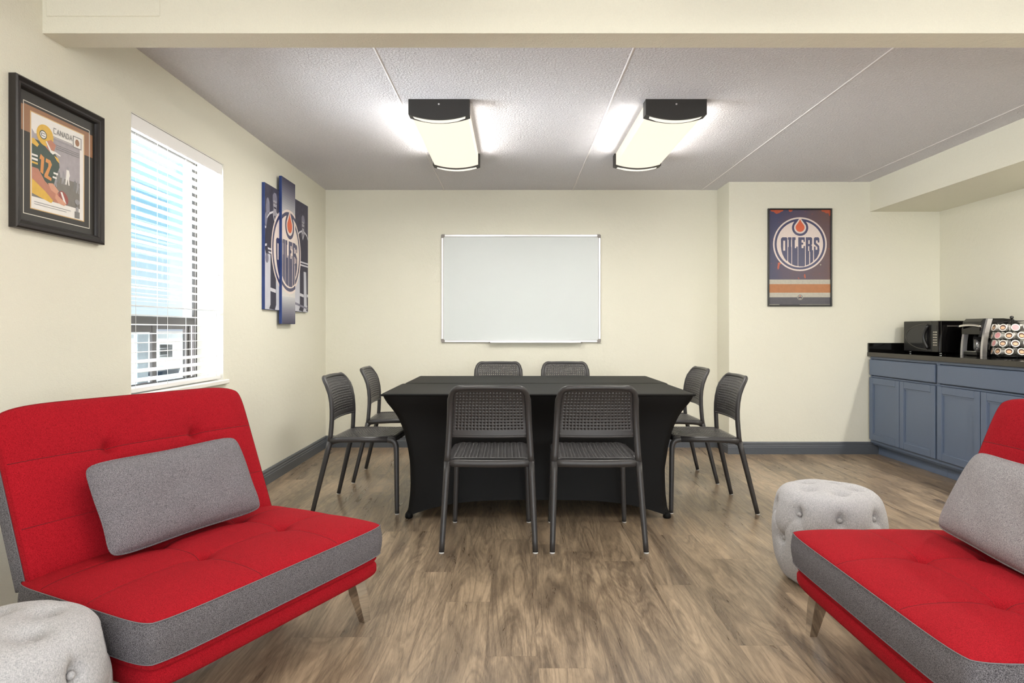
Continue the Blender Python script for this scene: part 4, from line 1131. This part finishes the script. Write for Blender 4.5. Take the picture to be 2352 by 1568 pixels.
# ------------------------------------------------------------------ sofas
L_, D_ = .95, .63          # length, seat depth
def outline(s, t, inset=0.0):
    """s,t in -1..1 -> plan point with softly rounded corners; x along the length, y from front (-) to back (+)"""
    k = 1 - .04*(abs(s)**8)*(abs(t)**8)
    a = L_/2 - inset; c = D_/2 - inset
    return (a*s*k, c*t*(1 - .05*(abs(s)**8)*(abs(t)**8)))
def perim(f, inset=0.0):
    f = (f % 1.0)*4; k = int(f); e = 2*(f-k)-1
    s, t = [(e, -1), (1, e), (-e, 1), (-1, -e)][k]
    return outline(s, t, inset)
def gauss(d, w): return math.exp(-(d/w)**2)
UB = (-L_/2+.36, -L_/2+.685)
UK = (-L_/2+.325, -L_/2+.655)        # and on the back        # button columns along the length
def make_sofa():
    t = thing('convertible_sofa', '', 'sofa', (0,0,0))
    VB = (-D_/2+.27, -D_/2+.49)
    zs0 = .368
    def topf(u, v):
        s, tt = 2*u-1, 2*v-1
        # cluster the grid near the rim
        s = math.copysign(1-(1-abs(s))**1.25, s); tt = math.copysign(1-(1-abs(tt))**1.25, tt)
        x, y = outline(s, tt)
        dome = (1-abs(s)**5)**.6*(1-abs(tt)**4)**.6
        h = .034*dome
        for vb in VB: h -= .0035*gauss(y-vb, .007)*dome + .004*gauss(y-vb, .05)*dome
        for ub in UB: h -= .0032*gauss(x-ub, .007)*dome + .003*gauss(x-ub, .05)*dome
        for vb in VB:
            for ub in UB:
                d = math.hypot(x-ub, y-vb); h -= .020*gauss(d, .024) + .007*gauss(d, .07)
        return (x, y, zs0 + max(h, -.004)*1.0)
    b = MB(); b.grid(topf, 150, 110)
    sc_ = b.build('seat_cushion', M['red'], t)
    def inv(q): 
        # parameter whose warped value is q
        return (math.copysign(1-(1-min(1, abs(q)))**.8, q)+1)/2
    b = MB()
    for vb in VB: b.tube([tuple(Vector(topf(inv(-.985+1.97*k/120), inv(vb/(D_/2))))+Vector((0,0,-.0003))) for k in range(121)], .0013, 6)
    for ub in UB: b.tube([tuple(Vector(topf(inv(ub/(L_/2)), inv(-.98+1.9*k/90)))+Vector((0,0,-.0003))) for k in range(91)], .0011, 6)
    b.build('seam', M['redpipe'], sc_)
    def band(u, v):
        x, y = perim(u, 0); bul = .006*math.sin(pi*v)
        n_ = Vector((x/(L_/2), y/(D_/2)))
        q = perim(u, -bul); return (q[0], q[1], .262 + (.370-.262)*v)
    b = MB(); b.grid(band, 160, 6, cu=True)
    # flat underside
    V = [band(k/160, 0) for k in range(160)]; b.add(V, [tuple(reversed(range(160)))])
    bd = b.build('side_band', M['grey'], t); bd['label'] = 'grey tweed band'
    b = MB()
    for z in (.369, .264): b.tube([(perim(k/160, -.001)[0], perim(k/160, -.001)[1], z) for k in range(160)], .0016, 6, closed=True)
    b.build('piping', M['piping'], bd)
    # base with a rolled upper edge
    prf = [(.262,.020),(.256,.012),(.247,.010),(.240,.013),(.236,.019),(.231,.013),(.222,.010),(.200,.010),(.190,.014),(.186,.024)]
    b = MB(); b.grid(lambda u, v: (*perim(u, prf[min(9, round(v*9))][1]), prf[min(9, round(v*9))][0]), 160, 9, cu=True, flip=True)
    V = [(*perim(k/160, .024), .186) for k in range(160)]; b.add(V, [tuple(reversed(range(160)))])
    b.build('base', M['red'], t)
    # legs: tapered chrome blades, splayed
    for sx_ in (-1, 1):
        for sy_ in (-1, 1):
            b = MB(); tx, ty = sx_*(L_/2-.085), sy_*(D_/2-.085); fx, fy_ = sx_*(L_/2-.035), sy_*(D_/2-.075)
            if sy_ > 0: ty = D_/2-.13; fy_ = D_/2-.10
            z1_ = .19; V = []
            for (cx_, cy_, z, a, c_) in ((tx,ty,z1_,.026,.022), (tx+(fx-tx)*.4, ty+(fy_-ty)*.4, z1_*.6, .026,.022), (fx,fy_,0.0,.017,.013)):
                for q, (ex, ey) in enumerate(((-1,-1),(1,-1),(1,1),(-1,1))): V.append((cx_+ex*a, cy_+ey*c_, z))
            Fs = []
            for i in range(2):
                for k in range(4): Fs.append((i*4+(k+1)%4, i*4+k, (i+1)*4+k, (i+1)*4+(k+1)%4))
            b.add(V, Fs + [(0,1,2,3), (11,10,9,8)]); b.build('leg', M['chrome'], t)
    # backrest
    Hb, tilt = .552, math.radians(22.5)
    piv = Vector((0, D_/2-.015, .345))
    ay = Vector((0, math.sin(tilt), math.cos(tilt))); an = Vector((0, -math.cos(tilt), math.sin(tilt)))   # up the face, out of the face
    def bo(s, h, inset=0.0):
        """s -1..1, h -1..1 -> position on the back's face plane with rounded upper corners"""
        k = 1-.05*(abs(s)**7)*(max(0,h)**7); kk = 1-.09*(abs(s)**7)*(max(0,h)**7)
        wv_ = (L_/2-.018-inset)*(1 - .012*(1-h)*.5)
        return (wv_*s*k, Hb/2 + (Hb/2-inset)*h*kk)
    HB = (Hb*.30, Hb*.665)
    def facef(u, v, depth0=.045):
        s, h = 2*u-1, 2*v-1
        s = math.copysign(1-(1-abs(s))**1.25, s); h = math.copysign(1-(1-abs(h))**1.25, h)
        x, y = bo(s, h)
        dome = (1-abs(s)**5)**.6*(1-abs(h)**6)**.6
        d = .030*dome
        for hb in HB: d -= .0035*gauss(y-hb, .006)*dome + .004*gauss(y-hb, .05)*dome
        for ub in UK:
            for hb in HB:
                q = math.hypot(x-ub, y-hb); d -= .022*gauss(q, .022) + .006*gauss(q, .07)
            # short vertical pulls that fade out above the buttons
            d -= .0022*gauss(x-ub, .007)*dome*(1 if y < HB[1]+.02 else max(0, 1-(y-HB[1])/.12))
        p = piv + ay*y + an*(depth0 + d); return (x, p.y, p.z)
    b = MB(); b.grid(facef, 150, 110)
    def bper(f, inset=0.0):
        f = (f % 1.0)*4; k = int(f); e_ = 2*(f-k)-1
        s, h = [(e_, -1), (1, e_), (-e_, 1), (-1, -e_)][k]
        return bo(s, h, inset)
    def rim(u, v, a0, a1):
        x, y = bper(u, -.004*math.sin(pi*v)); p = piv + ay*y + an*(a1+(a0-a1)*v); return (x, p.y, p.z)
    b.grid(lambda u, v: rim(u, v, .047, .022), 160, 4, cu=True)
    bk = b.build('backrest', M['red'], t)
    b = MB(); WH = L_/2-.018
    for hb in HB: b.tube([tuple(Vector(facef(inv(-.985+1.97*k/120), inv(hb/(Hb/2)-1)))-an*.0003) for k in range(121)], .0013, 6)
    b.build('seam', M['redpipe'], bk)
    b = MB(); b.grid(lambda u, v: rim(u, v, .023, -.045), 160, 4, cu=True)
    def rearf(u, v):
        x, y = bo(2*u-1, 2*v-1); p = piv + ay*y + an*(-.045); return (x, p.y, p.z)
    b.grid(rearf, 24, 16, flip=True)
    gb = b.build('backrest_shell', M['grey'], t); gb['label'] = 'grey tweed shell'
    b = MB(); b.tube([tuple((lambda q: (q[0], (piv+ay*q[1]+an*.022).y, (piv+ay*q[1]+an*.022).z))(bper(k/160, -.002))) for k in range(160)], .002, 6, closed=True)
    b.build('piping', M['piping'], gb)
    return t, (piv, ay, an, Hb)
sofa, bkinfo = make_sofa()
# left sofa: length direction runs from near-left to far-right
th = math.radians(26.5)
u_ = Vector((math.sin(th), math.cos(th), 0)); vf = Vector((math.cos(th), -math.sin(th), 0))    # along, and towards the front
P0 = Vector((-.906, 1.600, 0))
cen = P0 + u_*(L_/2) - vf*(D_/2)
# local -y is the front; so rotate local -y onto vf, local +x must map to u_ (right handed: x cross y = z)
sofa.location = cen; rzL = math.atan2(u_.y, u_.x)
sofa.rotation_euler = (0, 0, rzL)
sofa['label'] = 'red sofa with grey side band on the left, under the window'; sofa['group'] = 'red convertible sofas'
# right sofa is axis aligned, facing -x
s2 = copy_tree(sofa); s2.location = (1.012 + D_/2, 1.425 + L_/2, 0); s2.rotation_euler = (0, 0, -pi/2)
s2['label'] = 'red sofa with grey side band on the right, in front of the cabinets'

def make_pillow(name, mat, label, W, H, Tk, seed):
    rnd = random.Random(seed); ph = [rnd.uniform(0, 6.28) for _ in range(6)]
    b = MB()
    def f(sgn):
        def g(u, v):
            s, t = 2*u-1, 2*v-1
            e = (1-abs(s)**3.2)*(1-abs(t)**3.2)
            ed = 1 - .013*math.sin(4*s+ph[0])*abs(t)**4 - .005*math.sin(5*t+ph[1])*abs(s)**4
            k = (1-.035*abs(t)**2*(1-abs(s)**2)*0 - .03*(abs(s)**8)*(abs(t)**8)*2)
            x = W/2*s*ed*k*(1-.025*(1-t*t)*abs(s)**3); y = H/2*t*ed*k*(1-.05*(1-s*s)*abs(t)**3*0)
            z = sgn*(Tk/2*max(0, e)**.48 + .003*math.sin(9*s+ph[2])*math.sin(6*t+ph[3])*e)
            return (x, y, z)
        return g
    b.grid(f(1), 60, 40); b.grid(f(-1), 60, 40, flip=True)
    p = b.build(name, mat); tag(p, label, 'pillow', 'grey lumbar pillows on the sofas')
    bb = MB(); pts = []
    for k in range(120):
        q = (k/120)*4; j = int(q); e_ = q-j
        uv = [(e_,0),(1,e_),(1-e_,1),(0,1-e_)][j]; pts.append(f(1)(*uv))
    bb.tube(pts, .0035, 6, closed=True); bb.build('seam', mat, p)
    return p
def place_on_sofa(p, so, along, H, Tk, lean_extra, roll=0.0, gap=.0):
    """rest the pillow's lower edge on the seat and lean it on the backrest"""
    piv, ay, an, Hb = bkinfo
    tl = math.radians(22.5+lean_extra)
    yy = Vector((0, math.sin(tl), math.cos(tl))); nn = Vector((0, -math.cos(tl), math.sin(tl)))
    base = Vector((along, D_/2-.015, .424)) + Vector((0, -.150-gap, 0))
    c = base + yy*(H/2-.01)
    R = Matrix((Vector((1,0,0)), yy, nn)).transposed().to_4x4()
    R = R @ Matrix.Rotation(roll, 4, 'Z')
    R.translation = c
    p.matrix_world = (Matrix.Translation(so.location) @ Matrix.Rotation(so.rotation_euler.z, 4, 'Z')) @ R
p1 = make_pillow('lumbar_pillow', M['pillow'], 'grey tweed lumbar pillow leaning on the left red sofa', .585, .30, .13, 3)
place_on_sofa(p1, sofa, -L_/2+.475, .30, .13, 4.5, roll=math.radians(1))
p2 = make_pillow('lumbar_pillow', M['pillow2'], 'pale grey tweed lumbar pillow leaning on the right red sofa', .56, .30, .13, 5)
place_on_sofa(p2, s2, -L_/2+.42, .30, .13, 4.5, roll=math.radians(-2))

# ------------------------------------------------------------------ poufs
def make_pouf():
    t = thing('tufted_pouf', '', 'pouf', (0,0,0))
    H, R = .425, .232; NS = 8
    rows = [(.322, 0.0), (.200, .5)]
    top_r, NT = .105, 5
    prof_ = []
    def base(v):
        """v 0..1 from floor centre edge to top centre -> (r, z)"""
        K = [(.0,.150,.004),(.06,.176,.006),(.12,.200,.035),(.24,.224,.10),(.38,.236,.19),(.52,.236,.27),(.64,.226,.34),(.72,.206,.388),(.79,.176,.412),(.87,.12,.424),(.94,.06,.427),(1,.0,.428)]
        for a, c in zip(K, K[1:]):
            if v <= c[0]:
                f = (v-a[0])/(c[0]-a[0]); return (a[1]+(c[1]-a[1])*f, a[2]+(c[2]-a[2])*f)
        return (0, .428)
    def bs(v):
        q = [base(min(1, max(0, v+d))) for d in (-.04,-.02,0,.02,.04)]; return (sum(a[0] for a in q)/5 if v < .97 else base(v)[0], sum(a[1] for a in q)/5)
    def surf(u, v):
        a = 2*pi*u; r, z = bs(v)
        x, y = r*math.cos(a), r*math.sin(a)
        dr = 0; dz_ = 0
        side = min(1, max(0, (.40-z)/.05))
        wr = r
        # vertical seams on the shoulder and the lower side, offset by half a step
        def da(aa): 
            d = (a-aa+pi) % (2*pi) - pi; return d*r
        for k in range(NS):
            a0 = 2*pi*k/NS; a1 = 2*pi*(k+.5)/NS
            if z > rows[0][0]-.01 and r > .09: dr += .009*gauss(da(a0), .014)*min(1, (z-rows[0][0]+.01)/.03)*min(1, (r-.09)/.06)
            if z < rows[1][0]+.01: dr += .007*gauss(da(a1), .010)
            for (zb, off) in rows:
                aa = 2*pi*(k+off)/NS
                d = math.hypot(da(aa), z-zb); dr += .022*gauss(d, .022) + .012*gauss(d, .055)
            # diagonal pleats between the two rows of buttons
            z0_, z1_ = rows[1][0], rows[0][0]
            if z0_ <= z <= z1_:
                f = (z-z0_)/(z1_-z0_)
                for sg in (-1, 1):
                    ap = 2*pi*(k+.5*(1-f)*sg)/NS
                    dr += .006*gauss(da(ap), .008)
            dz_ -= 0
        # top buttons
        for k in range(NT):
            a0 = 2*pi*(k+.3)/NT; d = math.hypot(x-top_r*math.cos(a0), y-top_r*math.sin(a0))
            if z > .38: dz_ += .030*gauss(d, .026) + .012*gauss(d, .055)
        if z > .38 and r < top_r+.02: pass
        n_r = side; rr = max(0, r - dr*max(.35, side) if r > .1 else r)
        return (rr*math.cos(a), rr*math.sin(a), z - dz_)
    b = MB(); b.grid(surf, 180, 90, cu=True)
    b.add([(0,0,.004)] , []); 
    V = [surf(k/180, 0) for k in range(180)]; b.add(V, [tuple(reversed(range(180)))])
    b.build('upholstery', M['linen'], t)
    for (zb, off) in rows:
        for k in range(NS):
            aa = 2*pi*(k+off)/NS; v_ = min(((abs(bs(q/200)[1]-zb), q/200) for q in range(20, 150)))[1]
            r = bs(v_)[0]-.026; b = MB()
            b.lathe([(0,.009),(.005,.008),(.009,.004),(.010,0),(.009,-.004)], 14)
            Mx = Matrix.Translation((r*math.cos(aa), r*math.sin(aa), zb)) @ Matrix.Rotation(aa, 4, 'Z') @ Matrix.Rotation(pi/2, 4, 'Y')
            b.build('button', M['linen'], t, Mx)
    for k in range(NT):
        a0 = 2*pi*(k+.3)/NT; b = MB(); b.lathe([(0,.006),(.005,.005),(.009,.001),(.009,-.004)], 14)
        b.build('button', M['linen'], t, Matrix.Translation((top_r*math.cos(a0), top_r*math.sin(a0), .392)))
    return t
pf = make_pouf(); pf.location = (1.40, 2.85, 0); pf.rotation_euler = (0, 0, math.radians(30.8))
pf['label'] = 'pale linen tufted round pouf behind the right red sofa'; pf['group'] = 'pale linen poufs'
pf2 = copy_tree(pf); pf2.location = (-1.208, 1.497, 0); pf2.rotation_euler = (0, 0, math.radians(35.9))
pf2['label'] = 'pale linen tufted round pouf at the near end of the left red sofa'
